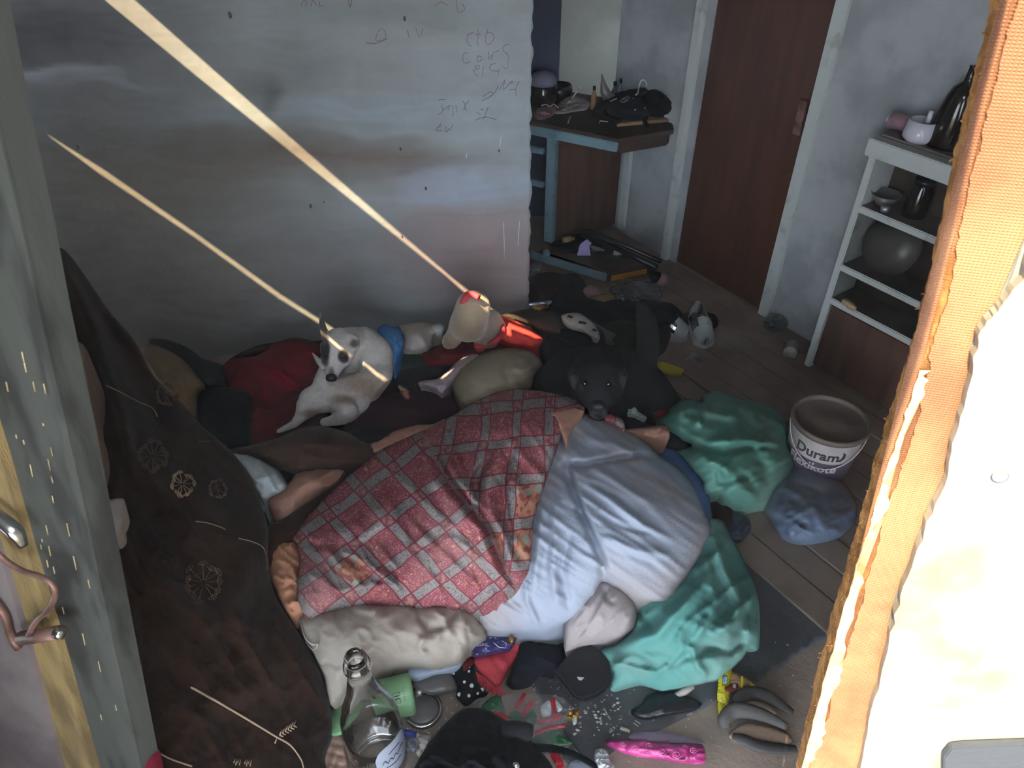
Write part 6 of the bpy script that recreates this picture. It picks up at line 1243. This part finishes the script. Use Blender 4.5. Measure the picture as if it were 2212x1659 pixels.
# slippers
def slipper(poly, strap, lab, z=.012):
    r = T('slipper', lab, 'slipper', P(*np.mean(poly, axis=0), 0), 'grey slippers at the bottom right')
    soft('insole', poly, z, m_insole, .004, 5, parent=r, thick=.010)
    for s in strap: tube('strap', [P(u, v, zz) for u, v, zz in s[0]], s[1], m_rubber, r, sm=6, sides=10, flat=.55)
slipper([(1575, 1590), (1590, 1572), (1612, 1562), (1650, 1566), (1700, 1582), (1712, 1600), (1690, 1612), (1640, 1612), (1600, 1606)], [([(1568, 1572, .02), (1566, 1555, .03), (1580, 1538, .035), (1605, 1534, .04), (1650, 1545, .035), (1700, 1570, .02)], [.012, .016, .017, .017, .014, .008]), ([(1582, 1590, .012), (1605, 1598, .016), (1640, 1612, .016), (1690, 1618, .012), (1720, 1618, .01)], [.008, .013, .014, .012, .008])], 'grey slipper with tan insole, the nearer of the pair at the bottom right')
slipper([(1580, 1525), (1600, 1512), (1625, 1506), (1650, 1512), (1680, 1540), (1650, 1535), (1610, 1528)], [([(1590, 1520, .02), (1600, 1506, .026), (1622, 1498, .03), (1650, 1502, .03), (1680, 1518, .022), (1712, 1540, .012)], [.012, .015, .016, .016, .013, .008])], 'grey slipper lying behind the other, beside the yellow wrapper')
tag(tube('paper_roll', [P(1452, 1508, .012), P(1478, 1494, .014), P(1496, 1482, .016)], [.006, .0085, .007], m_greywhite, sides=12), 'small white rolled paper at the hem of the teal sheet', 'paper roll')
blob('black_strip', [(1400, 1500), (1440, 1492), (1480, 1500), (1516, 1520), (1500, 1535), (1450, 1545), (1400, 1555), (1370, 1548), (1362, 1535), (1385, 1520)], .006, m_blackpl, 'black crumpled rubber strip on the linoleum', 'strip', .018, step=5, thick=.005, wr=[(.012, 14, -20, 3)])
qm = blob('quilted_mat', [(718, 1560), (735, 1580), (745, 1610), (748, 1700), (660, 1760), (640, 1720), (680, 1640), (700, 1590)], .006, m_quilted, 'peach quilted mat corner left of the glass bottle', 'mat', .008, step=5, thick=.005, folds=[([(700 + 12 * i, 1570 + 18 * i), (660 + 12 * i, 1700)], 3, -.004) for i in range(0, 5)] + [([(700, 1600 + 22 * i), (745, 1612 + 22 * i)], 3, -.004) for i in range(6)])
# crumbs and shreds, scattered
random.seed(21)
V = []; F = []
def crumb(u, v, r, hgt=.4):
    c = P(u, v, .004); b = len(V); k = 6; 
    for i in range(k):
        a_ = 2 * math.pi * i / k; rr = r * random.uniform(.5, 1.3); V.append(c + np.array([rr * math.cos(a_) * random.uniform(.6, 1.6), rr * math.sin(a_), 0]))
    V.append(c + np.array([0, 0, r * hgt])); F.extend([(b + i, b + (i + 1) % k, b + k) for i in range(k)])
zones = [((1230, 1345), (1500, 1590), 90, .0022), ((1340, 1560), (1480, 1650), 40, .0015), ((880, 960), (1540, 1600), 40, .0018), ((950, 1010), (1500, 1560), 25, .002), ((1440, 1600), (740, 800), 40, .0022), ((1650, 1800), (1100, 1600), 30, .0016), ((1150, 1440), (570, 680), 60, .004), ((1100, 1250), (1460, 1540), 40, .0018)]
for (ua, ub), (va, vb), n, r in zones:
    for i in range(n): crumb(random.uniform(ua, ub), random.uniform(va, vb), r * random.uniform(.4, 1.8))
tag(finish('crumb_litter', V, F, m_dust, smooth=False, origin=P(1300, 1550, 0)), 'pale crumbs and shreds scattered over the floor', 'crumbs', kind='stuff')
for i, (u, v, L, an, lab) in enumerate(((1305, 1530, 16, 1.1, 'thin pale bone sliver on the linoleum'), (1372, 1556, 14, .6, 'pale stick bit near the pink strip, upper of two'), (1368, 1561, 14, .6, 'pale stick bit near the pink strip, lower of two'), (1484, 1545, 12, -.4, 'pale sliver below the black strip'), (1340, 1572, 22, .35, 'flat pale paper shred above the pink strip'))):
    tag(tube('pale_sliver', [P(u, v, .006), P(u + L * math.cos(an), v + L * math.sin(an), .006)], .0014 if i < 4 else .0045, m_bone, sides=6, flat=.5), lab, 'sliver', 'pale slivers on the linoleum')
